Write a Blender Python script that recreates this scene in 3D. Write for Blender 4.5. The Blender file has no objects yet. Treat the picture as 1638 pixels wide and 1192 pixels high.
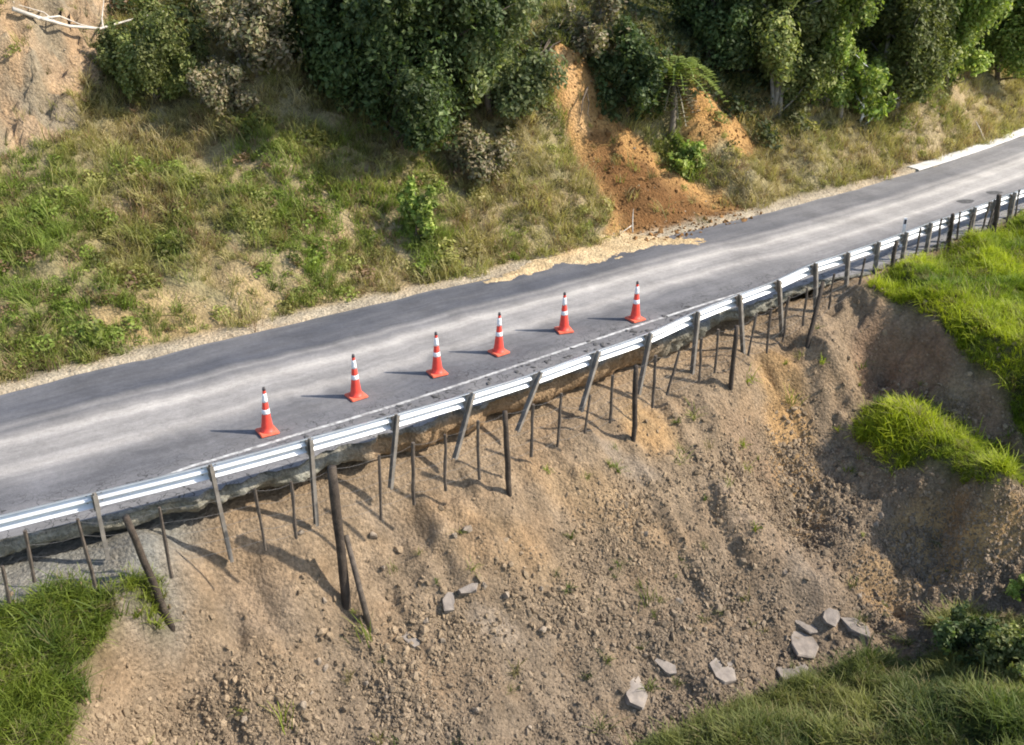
import bpy, math, random
import numpy as np
from mathutils import Vector, Matrix, Quaternion

rng = np.random.default_rng(11)
random.seed(5)
scene = bpy.context.scene
col = scene.collection

# ------------------------------------------------------------------ camera, sky, sun, exposure
FPX, PITCH, ROLL, HC = 1750.0, 0.46, 0.004, 9.85       # focal (photo px), pitch, roll, height above road
cam_d = bpy.data.cameras.new('camera')
cam_d.sensor_width = 36.0
cam_d.lens = FPX / 1638.0 * 36.0
cam_d.clip_end = 5000.0
cam = bpy.data.objects.new('camera', cam_d)
col.objects.link(cam)
cp, sp = math.cos(PITCH), math.sin(PITCH)
FW = np.array([0, cp, -sp]); R0 = np.array([1.0, 0, 0]); U0 = np.array([0, sp, cp])
RT = R0 * math.cos(ROLL) + U0 * math.sin(ROLL)
UP = U0 * math.cos(ROLL) - R0 * math.sin(ROLL)
cam.matrix_world = Matrix(((RT[0], UP[0], -FW[0], 0), (RT[1], UP[1], -FW[1], 0), (RT[2], UP[2], -FW[2], HC), (0, 0, 0, 1)))
scene.camera = cam

SUN_EL = math.radians(41.0)
sun_h = np.array([1.0, -0.04]); sun_h /= np.linalg.norm(sun_h)
TO_SUN = Vector((sun_h[0] * math.cos(SUN_EL), sun_h[1] * math.cos(SUN_EL), math.sin(SUN_EL)))
world = bpy.data.worlds.new('World'); scene.world = world; world.use_nodes = True
wn = world.node_tree
sky = wn.nodes.new('ShaderNodeTexSky'); sky.sky_type = 'NISHITA'; sky.sun_disc = False
sky.sun_elevation = SUN_EL; sky.sun_rotation = math.atan2(sun_h[0], sun_h[1])
wn.links.new(sky.outputs[0], wn.nodes['Background'].inputs[0])
wn.nodes['Background'].inputs[1].default_value = 0.15
sl = bpy.data.lights.new('sun', 'SUN'); sl.energy = 4.0; sl.angle = math.radians(1.2); sl.color = (1.0, 0.93, 0.82)
so = bpy.data.objects.new('sun', sl); col.objects.link(so)
so.rotation_euler = (-TO_SUN).to_track_quat('-Z', 'Y').to_euler(); so.location = (20, -5, 30)
scene.view_settings.view_transform = 'Standard'
scene.view_settings.look = 'None'
scene.view_settings.exposure = 0.86
scene.view_settings.gamma = 1.0
scene.cycles.max_bounces = 5; scene.cycles.diffuse_bounces = 2; scene.cycles.glossy_bounces = 2; scene.cycles.transmission_bounces = 3; scene.cycles.filter_width = 1.9

# ------------------------------------------------------------------ survey helpers (photo pixel + height -> place)
def ray(u, v): return FW + (u - 819) / FPX * RT - (v - 596) / FPX * UP
def gp(u, v, z=0.0):
    d = ray(u, v); t = (z - HC) / d[2]
    return np.array([0, 0, HC]) + t * d
def proj(P):
    d = np.asarray(P, float) - np.array([0, 0, HC]); z = d @ FW
    return 819 + FPX * (d @ RT) / z, 596 - FPX * (d @ UP) / z, z

PERM = rng.permutation(65536).astype(np.int64)
def _h(ix, iy, s):
    a = PERM[(ix + 7919 * s) & 65535]; b = PERM[(a + iy) & 65535]
    return b / 65535.0
def vnoise(x, y, s=0):
    ix = np.floor(x).astype(np.int64); iy = np.floor(y).astype(np.int64)
    fx = x - ix; fy = y - iy
    fx = fx * fx * (3 - 2 * fx); fy = fy * fy * (3 - 2 * fy)
    a = _h(ix, iy, s); b = _h(ix + 1, iy, s); c = _h(ix, iy + 1, s); d = _h(ix + 1, iy + 1, s)
    return (a + (b - a) * fx) * (1 - fy) + (c + (d - c) * fx) * fy - 0.5
def fbm(x, y, s=0, o=4, g=0.5):
    t = 0; a = 1.0
    for k in range(o):
        t = t + a * vnoise(x, y, s + k); x = x * 2.03 + 3.1; y = y * 2.03 + 7.7; a *= g
    return t
def sstep(a, b, x):
    t = np.clip((x - a) / (b - a), 0, 1); return t * t * (3 - 2 * t)

# ------------------------------------------------------------------ road alignment
POSTS = [(151,790.5,172.6,893),(337,745,370,897),(496.4,702.5,506,840),(635.5,664,624.6,781.5),(756.5,629,727.5,734),(864.9,595.4,827.5,690),(958,562,929,658),(1041,533,1021,631),(1117,498.8,1106,607),(1183.8,472,1189,571),(1246.2,448.5,1251,541),(1305.2,421.3,1304.6,485),(1357.5,404,1352,478),(1406.3,387.4,1402,446),(1450.6,371.7,1444,425),(1489.7,357,1485,410),(1524.5,345,1521,396),(1560.4,332,1556,380),(1593,320,1589,366),(1624,308,1619,354)]
SAG = [0,.0,.03,.1,.2,.28,.3,.26,.18,.1,.05,.02,0,0,0,0,0,0,0,0]
RAIL = np.array([gp(p[0], p[1], .74 - s) for p, s in zip(POSTS, SAG)])
cR = np.polyfit(RAIL[:, 0], RAIL[:, 1], 4)
FE = np.array([gp(*q) for q in [(0,632),(134,599),(269,566),(403,531),(550,497),(634,484),(735,454),(1214,343),(1350,312),(1487,265),(1638,218)]])
cF = np.polyfit(FE[:, 0], FE[:, 1], 3)
def ext(c, x, a, b):
    x = np.asarray(x, float); xc = np.clip(x, a, b)
    return np.polyval(c, xc) + np.polyval(np.polyder(c), xc) * (x - xc)
def slope(c, x, a, b): return np.polyval(np.polyder(c), np.clip(x, a, b))
def y_rail(x): return ext(cR, x, -6.6, 14)
def y_far(x): return ext(cF, x, -10, 18)
def d_out(x, y):                      # metres outside the guardrail line (+ towards the valley)
    m = slope(cR, x, -6.6, 14); return (y_rail(x) - y) / np.sqrt(1 + m * m)
def d_far(x, y):                      # metres beyond the far edge of the seal
    m = slope(cF, x, -10, 18); return (y - y_far(x)) / np.sqrt(1 + m * m)
_xs = np.linspace(-30, 40, 4000)
def offset_curve(off):
    m = slope(cR, _xs, -6.6, 14); n = np.sqrt(1 + m * m)
    return _xs + off * m / n, y_rail(_xs) - off / n
def curtain(off, u, v):               # where a sight line meets the upright surface standing `off` outside the rail line
    d = ray(u, v); t = np.linspace(8, 70, 6200); P = np.array([0, 0, HC]) + t[:, None] * d
    X, Y = offset_curve(off)
    i = int(np.argmax(P[:, 1] > np.interp(P[:, 0], X, Y)))
    return P[i]

# ------------------------------------------------------------------ terrain fields
def rbf_field(ctrl, xs, ys, c=0.35):
    C = np.array(ctrl, float); n = len(C)
    K = np.sqrt(((C[:, None, :2] - C[None, :, :2]) ** 2).sum(-1) + c * c)
    A = np.zeros((n + 3, n + 3)); A[:n, :n] = K + 1e-4 * np.eye(n)
    A[:n, n] = 1; A[:n, n + 1:] = C[:, :2]; A[n, :n] = 1; A[n + 1:, :n] = C[:, :2].T
    w = np.linalg.solve(A, np.r_[C[:, 2], 0, 0, 0])
    X, Y = np.meshgrid(xs, ys); Z = w[n] + w[n + 1] * X + w[n + 2] * Y
    for k in range(n):
        Z += w[k] * np.sqrt((X - C[k, 0]) ** 2 + (Y - C[k, 1]) ** 2 + c * c)
    return X, Y, Z
class Field:
    def __init__(s, xs, ys, Z): s.x0, s.y0, s.dx, s.dy, s.Z = xs[0], ys[0], xs[1] - xs[0], ys[1] - ys[0], Z
    def z(s, x, y):
        a = np.clip((np.asarray(x) - s.x0) / s.dx, 0, s.Z.shape[1] - 1.001); b = np.clip((np.asarray(y) - s.y0) / s.dy, 0, s.Z.shape[0] - 1.001)
        i = a.astype(int); j = b.astype(int); a = a - i; b = b - j; Z = s.Z
        return (Z[j, i] * (1 - a) + Z[j, i + 1] * a) * (1 - b) + (Z[j + 1, i] * (1 - a) + Z[j + 1, i + 1] * a) * b
    def normal(s, x, y, e=0.12):
        gx = (s.z(x + e, y) - s.z(x - e, y)) / (2 * e); gy = (s.z(x, y + e) - s.z(x, y - e)) / (2 * e)
        n = np.stack([-gx, -gy, np.ones_like(gx)], -1); return n / np.linalg.norm(n, axis=-1, keepdims=True)
    def hit(s, u, v, t0=9, t1=75):
        d = ray(u, v); t = np.linspace(t0, t1, 6600); P = np.array([0, 0, HC]) + t[:, None] * d
        ok = P[:, 2] < s.z(P[:, 0], P[:, 1]); i = int(np.argmax(ok))
        return P[i] if ok.any() else P[-1]

near_px = [  # (u, v, z): slip bowl, its rim and floor
 (0,960,-.45),(60,940,-.4),(150,945,-.55),(100,1050,-.9),(30,1190,-1.35),(130,1180,-1.6),(180,985,-.85),(215,960,-.8),
 (262,985,-1.35),(240,1080,-2.0),(240,1190,-2.6),(300,870,-.85),(370,905,-1.25),(370,1000,-1.9),(370,1100,-2.5),(370,1190,-3.0),
 (470,880,-1.25),(460,960,-1.75),(550,968,-2.2),(590,998,-2.4),(540,1080,-2.85),(540,1190,-3.4),
 (620,840,-1.5),(713,800,-1.3),(814,795,-1.35),(700,860,-1.65),(700,950,-2.4),(700,1060,-3.1),(700,1190,-3.9),
 (900,745,-1.3),(940,720,-1.15),(900,860,-2.2),(900,1000,-3.25),(900,1190,-4.4),
 (1014,706,-1.38),(1015,770,-1.9),(1020,900,-3.0),(1015,1000,-3.75),(1010,1110,-4.45),(1010,1190,-4.75),
 (1170,622,-1.1),(1190,580,-.85),(1120,640,-1.15),(1110,720,-1.8),(1160,790,-2.4),(1230,850,-3.0),(1310,935,-3.8),(1180,900,-3.25),(1200,1000,-4.15),(1200,1100,-4.75),
 (1291,556,-.85),(1240,700,-2.35),(1270,780,-3.0),(1275,850,-3.5),(1340,560,-.85),(1335,660,-2.1),(1330,780,-3.1),(1360,860,-3.35),(1290,1000,-4.5),(1280,1075,-4.85),
 (1380,500,-.55),(1400,580,-1.6),(1388,640,-2.1),(1500,850,-3.45),(1600,880,-3.15),(1500,950,-4.2),(1400,960,-4.35),(1600,1000,-4.2),(1450,1030,-4.6),
 (1400,1065,-4.65),(1400,1190,-4.2),(1200,1140,-4.75),(1100,1190,-4.7),(1638,1090,-3.9),(1638,1190,-3.5),
 (1560,420,-.15),(1620,500,-.25),(1700,600,-.5)]
near_ctrl = [tuple(gp(u, v, z)) for u, v, z in near_px]
near_ctrl += [(8.96,25.2,-.12),(9.3,24.4,-.25),(9.9,23.7,-.45),(10.4,22.7,-.85),(10.85,21.8,-1.15),(11.3,21.2,-1.6),(11.8,20.3,-2.2),(12.4,19.2,-2.8),(13.0,17.6,-3.3),   # grassed rim on the right
 (8.7,23.9,-1.1),(9.3,22.9,-1.9),(9.8,22.0,-2.2),(10.2,21.3,-2.35),(10.7,20.5,-2.55),(11.1,19.5,-2.85),(11.6,18.2,-3.2),(12.2,16.7,-3.5),                                # foot of the rim
 (8.4,21.5,-1.85),(8.7,21.1,-1.75),(9.1,20.5,-1.85),(9.3,19.9,-1.95),(9.6,19.1,-2.1),(9.9,18.6,-2.3),(7.95,21.4,-2.5),(8.3,20.5,-2.7),(8.8,19.7,-2.75),(9.3,18.8,-2.9)]  # slumped block with grass
for x in np.arange(-12, 24, 0.7):        # the ground along the line of the road edge
    m = float(slope(cR, x, -6.6, 14)); n = math.sqrt(1 + m * m)
    if x < -5.6: prof = [(-.8, -.52), (.2, -.46)]
    elif x < 6.6: prof = [(-1.0, -.66), (-.5, -.78)]
    elif x < 7.6: prof = [(-.6, -.45), (-.1, -.5)]
    else: prof = [(-.3, -.09), (.5, -.10)]
    for o, z in prof: near_ctrl.append((x + o * m / n, float(y_rail(x)) - o / n, z))
near_ctrl += [(-14,12,-.6),(-14,9,-1.6),(-12,6,-2.4),(-6,7,-3.0),(-2,8,-4.0),(2,7,-4.8),(6,8,-4.6),(10,9,-4.0),(14,12,-3.6),(18,16,-3.6),(15,18,-3.2),(15,22,-1.9),(18,26,-.7),(24,30,-.4),(24,22,-2.0),(26,36,-.2)]
NX = np.arange(-15.0, 25.0, 0.065); NY = np.arange(6.0, 35.5, 0.065)
X, Y, Z = rbf_field(near_ctrl, NX, NY)
DO = d_out(X, Y); SR = (X * .78 + Y * .62); DP = (-X * .62 + Y * .78)
def blobs(X, Y, fld, specs):
    m = np.zeros_like(X)
    for u, v, ru, rv, a in specs:
        c = fld.hit(u, v); e = fld.hit(u + ru, v); f0 = fld.hit(u, v - rv); f1 = fld.hit(u, v + rv)
        rx = max(abs(e[0] - c[0]), .1); ry = max(np.hypot(f0[1] - f1[1], 0) / 2, .1)
        m = np.maximum(m, a * (1 - sstep(.55, 1.25, np.hypot((X - c[0]) / rx, (Y - (f0[1] + f1[1]) / 2) / ry))))
    return m
NF = Field(NX, NY, Z.copy())
def poly_mask(X, Y, fld, px, soft=.18):
    W = np.array([fld.hit(u, v)[:2] for u, v in px]); ins = np.zeros(X.shape, bool); dist = np.full(X.shape, 9.0)
    for i in range(len(W)):
        a, b = W[i], W[(i + 1) % len(W)]
        ins ^= ((a[1] > Y) != (b[1] > Y)) & (X < (b[0] - a[0]) * (Y - a[1]) / (b[1] - a[1] + 1e-12) + a[0])
        t = np.clip(((X - a[0]) * (b[0] - a[0]) + (Y - a[1]) * (b[1] - a[1])) / ((b - a) @ (b - a) + 1e-9), 0, 1)
        dist = np.minimum(dist, np.hypot(X - a[0] - t * (b[0] - a[0]), Y - a[1] - t * (b[1] - a[1])))
    return sstep(-soft, soft, np.where(ins, dist, -dist))
turf_polys = [
 [(1380,462),(1420,440),(1500,405),(1560,385),(1638,350),(1800,300),(1880,800),(1690,810),(1645,725),(1626,680),(1606,640),(1565,602),(1535,562),(1505,522),(1450,495),(1400,478)],
 [(1362,672),(1385,652),(1440,646),(1490,656),(1525,688),(1560,708),(1600,722),(1632,742),(1630,788),(1580,790),(1530,770),(1505,745),(1450,750),(1400,742),(1368,710)],
 [(-200,960),(20,968),(60,952),(110,938),(175,945),(188,975),(168,1020),(135,1070),(118,1192),(100,1330),(-250,1330)],
 [(198,926),(232,912),(256,942),(264,985),(238,992),(208,955)],
 [(1000,1235),(1050,1185),(1130,1152),(1220,1112),(1300,1086),(1380,1060),(1450,1048),(1500,1054),(1560,1064),(1638,1070),(1800,1080),(1800,1330),(980,1330)],
 [(1490,1000),(1540,985),(1600,985),(1680,990),(1700,1060),(1600,1075),(1520,1050)]]
turf = np.zeros_like(X)
for pl in turf_polys: turf = np.maximum(turf, poly_mask(X, Y, NF, pl))
turf = np.maximum(turf, sstep(14, 15, X) * sstep(.3, .8, DO))
turf *= sstep(.12, .4, DO)
rough = fbm(SR * .7, DP * .7, 3, 4) * .22 + fbm(SR * 2.6, DP * 2.2, 9, 4) * .10
gul = -np.abs(fbm(SR * 1.9, DP * .35, 21, 3)) * .30 + .05
crag = np.abs(fbm(SR * 4.0, DP * 4.0, 31, 3)) * .10
wz = sstep(-.45, .4, DO)
Z = Z + (1 - turf) * wz * (rough + gul * sstep(-5.2, -4.2, X) + crag * (1 + 1.6 * sstep(6.5, 8.0, X)) + sstep(6.5, 8.0, X) * fbm(X * 2.2, Y * 2.2, 39, 4) * .22) + turf * (fbm(X * .9, Y * .9, 41, 3) * .42 + .10 - .25 * np.abs(fbm(X * 1.5, Y * 1.5, 43, 2)))
Z = Z + (1 - wz) * (fbm(SR * 3, DP * 3, 12, 3) * .05)
def seg_d(X, Y, p, q):
    p, q = np.array(p), np.array(q); t = np.clip(((X - p[0]) * (q[0] - p[0]) + (Y - p[1]) * (q[1] - p[1])) / ((q - p) @ (q - p)), 0, 1)
    return np.hypot(X - p[0] - t * (q[0] - p[0]), Y - p[1] - t * (q[1] - p[1]))
rA, rB = NF.hit(1165, 800)[:2], NF.hit(1318, 945)[:2]; gA, gB = NF.hit(1180, 700)[:2], NF.hit(1335, 905)[:2]
ridge = np.exp(-(seg_d(X, Y, rA, rB) / .38) ** 2)
Z = Z + .2 * ridge - .1 * np.exp(-(seg_d(X, Y, gA, gB) / .4) ** 2) * (1 - turf)
scz = blobs(X, Y, NF, [(1250,640,80,90,1),(1290,740,70,90,1),(1330,600,50,70,.8)])
Z = Z - scz * (np.abs(fbm(SR * 3.4, DP * .45, 35, 4)) * .26 - .04)
Z = Z - (1 - turf) * wz * (np.abs(fbm(SR * 1.3 + DP * .5, DP * .8 - SR * .3, 37, 4)) * .22)
inside = DO < -.62
Z = np.where(inside, np.minimum(Z, np.where(X > 8.2, -.09, -.6)), Z)
Z = np.where(DO < .25, np.minimum(Z, -.07), Z)
NF = Field(NX, NY, Z)

far_px = [(0,400,1.8),(0,230,3.4),(0,100,4.9),(0,0,6.2),(150,480,.9),(150,300,2.4),(150,210,3.3),(130,100,4.6),(130,0,5.9),(250,420,1.1),(250,250,2.7),
 (270,120,4.0),(270,0,5.6),(400,440,.75),(400,350,1.6),(400,200,3.25),(400,100,4.5),(400,0,5.7),(550,400,.8),(550,250,2.4),(550,100,4.2),
 (700,380,.75),(700,250,2.1),(700,100,4.1),(700,0,5.4),(850,330,1.0),(850,200,2.6),(840,80,4.2),(840,0,5.0),
 (900,300,1.2),(915,215,2.2),(905,90,4.2),(905,20,4.9),(960,230,1.9),(960,120,3.55),(1050,300,.95),(1150,360,.12),(1000,365,.3),(960,390,.1),(1060,375,.15),
 (1040,200,2.2),(1070,230,1.6),(1040,90,4.0),(1110,250,1.3),(1110,165,2.7),(1190,235,1.3),(1190,170,2.2),(1150,80,3.6),(1150,0,4.8),(1200,300,.55),
 (1300,260,.75),(1300,200,1.5),(1300,100,3.2),(1300,0,4.6),(1500,215,.6),(1500,170,1.4),(1500,100,2.6),(1500,0,4.0),(1638,165,.7),(1638,100,1.8),(1638,0,3.6)]
far_ctrl = [tuple(gp(u, v, z)) for u, v, z in far_px]
for x in np.arange(-24, 36, 1.2):
    m = float(slope(cF, x, -10, 18)); n = math.sqrt(1 + m * m)
    far_ctrl.append((x - .75 * m / n, float(y_far(x)) + .75 / n, .03))
far_ctrl += [(-22,22,3.5),(-22,30,9.5),(-12,34,11),(0,42,11),(10,46,9.5),(20,54,8),(32,62,6.5),(40,66,6),(-22,45,14),(0,60,16),(20,66,12)]
GX = np.arange(-22.0, 36.0, 0.13); GY = np.arange(10.0, 66.0, 0.13)
X, Y, Z = rbf_field(far_ctrl, GX, GY)
DF = d_far(X, Y)
FF = Field(GX, GY, Z.copy())
fan_poly = [(878,90),(924,82),(950,130),(964,182),(1008,204),(1054,246),(1098,290),(1145,308),(1195,330),(1222,344),(1170,378),(1050,386),(955,390),(978,345),(948,295),(925,245),(900,200),(882,150)]
scarp_poly = [(1088,145),(1135,150),(1182,194),(1222,232),(1200,255),(1125,255),(1094,225)]
cliff_poly = [(-300,-80),(250,-80),(190,20),(150,70),(165,120),(120,160),(130,215),(60,228),(-20,240),(-300,250)]
edge_n = fbm(X * 1.6, Y * 1.6, 57, 4)
def ragged(pl, soft=.3, k=.45): return sstep(.3, .7, poly_mask(X, Y, FF, pl, soft) + k * edge_n)
bare_o = np.maximum(ragged(fan_poly), ragged(scarp_poly))
cliff = ragged(cliff_poly, .5)
bare = np.maximum(np.maximum(bare_o, cliff), blobs(X, Y, FF, [(300,495,90,38,.6),(210,530,80,28,.6),(400,455,90,26,.5),(180,450,60,30,.35),(560,440,60,14,.4)]))
wz = sstep(.5, 1.6, DF)
Z = Z + wz * (fbm(X * .6, Y * .6, 51, 4) * .35 + fbm(X * 1.9, Y * 1.9, 55, 3) * .26)
Z = Z + wz * bare * (np.abs(fbm(X * 2.5, Y * 2.5, 61, 4)) * .28 + np.abs(fbm(X * 6, Y * 6, 66, 2)) * .08) - cliff * np.abs(fbm(X * 1.6, Y * .5, 71, 3)) * .5 + wz * cliff * (fbm(X * 1.7, Y * 1.7, 73, 5, .7) * .75 - np.abs(fbm(X * 3.1, Y * 2.0, 77, 4)) * .4)
shoulder = .012 + .02 * (fbm(X * 2, Y * 2, 75, 3) + .3)
Z = np.where(DF < .9, np.where(DF < .05, -.15, np.minimum(np.maximum(Z, shoulder), shoulder + sstep(.4, 1.2, DF) * .5)), np.maximum(Z, .02))
Z = np.where(DF < -.12, -.3, Z)
FF = Field(GX, GY, Z)

# ------------------------------------------------------------------ object helpers
def tag(o, label=None, cat=None, group=None, kind=None):
    if label: o['label'] = label
    if cat: o['category'] = cat
    if group: o['group'] = group
    if kind: o['kind'] = kind
    return o
def obj(name, me, m=None, parent=None, loc=None):
    o = bpy.data.objects.new(name, me); col.objects.link(o)
    if m is not None and me is not None and len(me.materials) == 0: me.materials.append(m)
    if parent: o.parent = parent
    if loc is not None: o.location = loc
    return o
def empty(name, loc=(0, 0, 0)):
    o = bpy.data.objects.new(name, None); o.empty_display_size = .2; col.objects.link(o); o.location = loc; return o
def mesh(name, v, f, smooth=True):
    me = bpy.data.meshes.new(name); me.from_pydata([tuple(map(float, p)) for p in v], [], [tuple(map(int, q)) for q in f])
    if smooth: me.polygons.foreach_set('use_smooth', [True] * len(me.polygons))
    me.update(); return me
def np_mesh(name, V, Fq, smooth=True):
    me = bpy.data.meshes.new(name); k = Fq.shape[1]
    me.vertices.add(len(V)); me.vertices.foreach_set('co', np.ascontiguousarray(V, np.float32).ravel())
    me.loops.add(Fq.size); me.loops.foreach_set('vertex_index', np.ascontiguousarray(Fq, np.int32).ravel())
    me.polygons.add(len(Fq)); me.polygons.foreach_set('loop_start', np.arange(0, Fq.size, k, dtype=np.int32))
    me.polygons.foreach_set('use_smooth', np.full(len(Fq), smooth))
    me.update(calc_edges=True); me.validate(); return me
def set_col(me, C, domain='POINT', name='Col'):
    a = me.attributes.new(name, 'FLOAT_COLOR', domain)
    C = np.asarray(C, np.float32)
    if C.shape[1] == 3: C = np.c_[C, np.ones(len(C), np.float32)]
    a.data.foreach_set('color', np.ascontiguousarray(C, np.float32).ravel())
def tube(pts, rad, n=8, cap=True):
    P = np.array(pts, float); k = len(P); rad = np.broadcast_to(np.array(rad, float), (k,))
    V = []; Fc = []; ref = np.array([.31, .2, .93])
    for i in range(k):
        t = P[min(i + 1, k - 1)] - P[max(i - 1, 0)]; t /= np.linalg.norm(t) + 1e-9
        a = np.cross(t, ref if abs(t @ ref) < .95 else np.array([1., 0, 0])); a /= np.linalg.norm(a); b = np.cross(t, a)
        for j in range(n):
            q = 2 * math.pi * j / n; V.append(P[i] + rad[i] * (math.cos(q) * a + math.sin(q) * b))
    for i in range(k - 1):
        for j in range(n): Fc.append((i * n + j, i * n + (j + 1) % n, (i + 1) * n + (j + 1) % n, (i + 1) * n + j))
    if cap: Fc += [tuple(range(n))[::-1], tuple(range((k - 1) * n, k * n))]
    return V, Fc
def join(parts):
    V = []; Fc = []
    for v, f in parts:
        b = len(V); V += list(v); Fc += [tuple(i + b for i in q) for q in f]
    return V, Fc
def lathe(prof, n=20):
    V = []; Fc = []
    for r, z in prof:
        for j in range(n):
            q = 2 * math.pi * j / n; V.append((r * math.cos(q), r * math.sin(q), z))
    for i in range(len(prof) - 1):
        for j in range(n): Fc.append((i * n + j, i * n + (j + 1) % n, (i + 1) * n + (j + 1) % n, (i + 1) * n + j))
    Fc += [tuple(range(n))[::-1], tuple(range((len(prof) - 1) * n, len(prof) * n))]
    return V, Fc
def box(cx, cy, cz, sx, sy, sz):
    V = [(cx + a * sx / 2, cy + b * sy / 2, cz + c * sz / 2) for a in (-1, 1) for b in (-1, 1) for c in (-1, 1)]
    return V, [(0, 1, 3, 2), (4, 6, 7, 5), (0, 4, 5, 1), (2, 3, 7, 6), (0, 2, 6, 4), (1, 5, 7, 3)]

# ------------------------------------------------------------------ materials
def nodes(name):
    m = bpy.data.materials.new(name); m.use_nodes = True
    nt = m.node_tree; return m, nt, nt.nodes['Principled BSDF']
def add(nt, t, **k):
    n = nt.nodes.new(t)
    for a, b in k.items(): setattr(n, a, b)
    return n
def mixc(nt, fac, a, b, mode='MIX'):
    n = add(nt, 'ShaderNodeMix', data_type='RGBA', blend_type=mode)
    for s, x in ((0, fac), (6, a), (7, b)):
        if hasattr(x, 'is_linked') or hasattr(x, 'links'): nt.links.new(x, n.inputs[s])
        else: n.inputs[s].default_value = x if not isinstance(x, (tuple, list)) or len(x) != 3 else (*x, 1)
    return n.outputs[2]
def noise(nt, vec, scale, detail=4, rough=.55, dist=0):
    n = add(nt, 'ShaderNodeTexNoise'); n.inputs['Scale'].default_value = scale; n.inputs['Detail'].default_value = detail
    n.inputs['Roughness'].default_value = rough; n.inputs['Distortion'].default_value = dist
    if vec is not None: nt.links.new(vec, n.inputs['Vector'])
    return n.outputs['Fac']
def ramp(nt, fac, stops):
    r = add(nt, 'ShaderNodeValToRGB'); e = r.color_ramp.elements
    while len(e) < len(stops): e.new(.5)
    for q, (p, c) in zip(e, stops):
        q.position = p; q.color = (c, c, c, 1) if isinstance(c, (int, float)) else (*c, 1)
    nt.links.new(fac, r.inputs[0]); return r.outputs[0]
def bump(nt, b, h, strength, dist=.05):
    n = add(nt, 'ShaderNodeBump'); n.inputs['Strength'].default_value = strength; n.inputs['Distance'].default_value = dist
    nt.links.new(h, n.inputs['Height']); nt.links.new(n.outputs[0], b.inputs['Normal'])
def plain(name, c, rough=.6, metal=0, var=.25, scale=9, bmp=.15, bscale=60, dirt=None, spec=.4):
    m, nt, b = nodes(name); tc = add(nt, 'ShaderNodeTexCoord').outputs['Object']
    f = ramp(nt, noise(nt, tc, scale, 5), [(.3, 0), (.7, 1)])
    lo = tuple(x * (1 - var) for x in c); hi = tuple(min(1, x * (1 + var)) for x in c)
    cc = mixc(nt, f, lo, hi)
    if dirt:
        g = ramp(nt, noise(nt, tc, scale * .6, 6, .7), [(.52, 0), (.72, dirt[3])]); cc = mixc(nt, g, cc, dirt[:3])
    nt.links.new(cc, b.inputs['Base Color']); b.inputs['Roughness'].default_value = rough; b.inputs['Metallic'].default_value = metal
    b.inputs['Specular IOR Level'].default_value = spec
    bump(nt, b, noise(nt, tc, bscale, 4), bmp, .02); return m
def soil_mat(name, bmp=.9):
    m, nt, b = nodes(name); tc = add(nt, 'ShaderNodeTexCoord').outputs['Object']
    a = add(nt, 'ShaderNodeAttribute', attribute_name='Col').outputs['Color']
    n1 = ramp(nt, noise(nt, tc, 1.7, 4, .6), [(.3, .72), (.72, 1.22)])
    n2 = ramp(nt, noise(nt, tc, 14, 4, .7), [(.3, .5), (.68, 1.35)])
    c = mixc(nt, 1.0, a, n1, 'MULTIPLY'); c = mixc(nt, .8, c, n2, 'MULTIPLY')
    warm = ramp(nt, noise(nt, tc, .8, 3, .6), [(.45, 0), (.68, .45)])
    c = mixc(nt, warm, c, mixc(nt, 1.0, c, (1.12, .97, .80), 'MULTIPLY'))
    nt.links.new(c, b.inputs['Base Color']); b.inputs['Roughness'].default_value = .95; b.inputs['Specular IOR Level'].default_value = .15
    v = add(nt, 'ShaderNodeTexVoronoi'); v.inputs['Scale'].default_value = 15; nt.links.new(tc, v.inputs['Vector'])
    h = add(nt, 'ShaderNodeMath', operation='ADD'); nt.links.new(noise(nt, tc, 9, 5, .72), h.inputs[0])
    mm = add(nt, 'ShaderNodeMath', operation='MULTIPLY'); nt.links.new(v.outputs[0], mm.inputs[0]); mm.inputs[1].default_value = -.35
    nt.links.new(mm.outputs[0], h.inputs[1]); bump(nt, b, h.outputs[0], bmp, .10); return m
def leaf_mat(name, attr='Col', inst=False, trans=.35, rough=.55):
    m, nt, b = nodes(name)
    a = add(nt, 'ShaderNodeAttribute', attribute_name=attr)
    if inst: a.attribute_type = 'INSTANCER'
    c = a.outputs['Color']
    if inst:
        g = add(nt, 'ShaderNodeAttribute', attribute_name='Col').outputs['Color']; c = mixc(nt, 1.0, c, g, 'MULTIPLY')
    nt.links.new(c, b.inputs['Base Color']); b.inputs['Roughness'].default_value = rough; b.inputs['Specular IOR Level'].default_value = .25
    t = add(nt, 'ShaderNodeBsdfTranslucent'); nt.links.new(mixc(nt, 1.0, c, (1.15, 1.25, .6), 'MULTIPLY'), t.inputs[0])
    x = add(nt, 'ShaderNodeMixShader'); x.inputs[0].default_value = trans
    nt.links.new(b.outputs[0], x.inputs[1]); nt.links.new(t.outputs[0], x.inputs[2])
    nt.links.new(x.outputs[0], nt.nodes['Material Output'].inputs[0]); return m
M = {}
M['soil'] = soil_mat('earth')
M['leaf'] = leaf_mat('leaf')
M['grass'] = leaf_mat('grass blade', 'tint', True, .4)
M['bark'] = plain('bark', (.11, .085, .06), .9, var=.4, scale=6, bmp=.6, bscale=30)
M['palebark'] = plain('pale bark', (.22, .195, .16), .85, var=.35, scale=8, bmp=.4)
M['twig'] = plain('grey twig', (.20, .165, .13), .9, var=.3)
M['post'] = plain('weathered timber post', (.05, .037, .027), .9, var=.45, scale=7, bmp=.7, bscale=35, dirt=(.15, .115, .08, .5))
M['batten'] = plain('weathered batten', (.085, .066, .05), .9, var=.4, scale=9, bmp=.5, dirt=(.17, .14, .11, .5))
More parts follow.
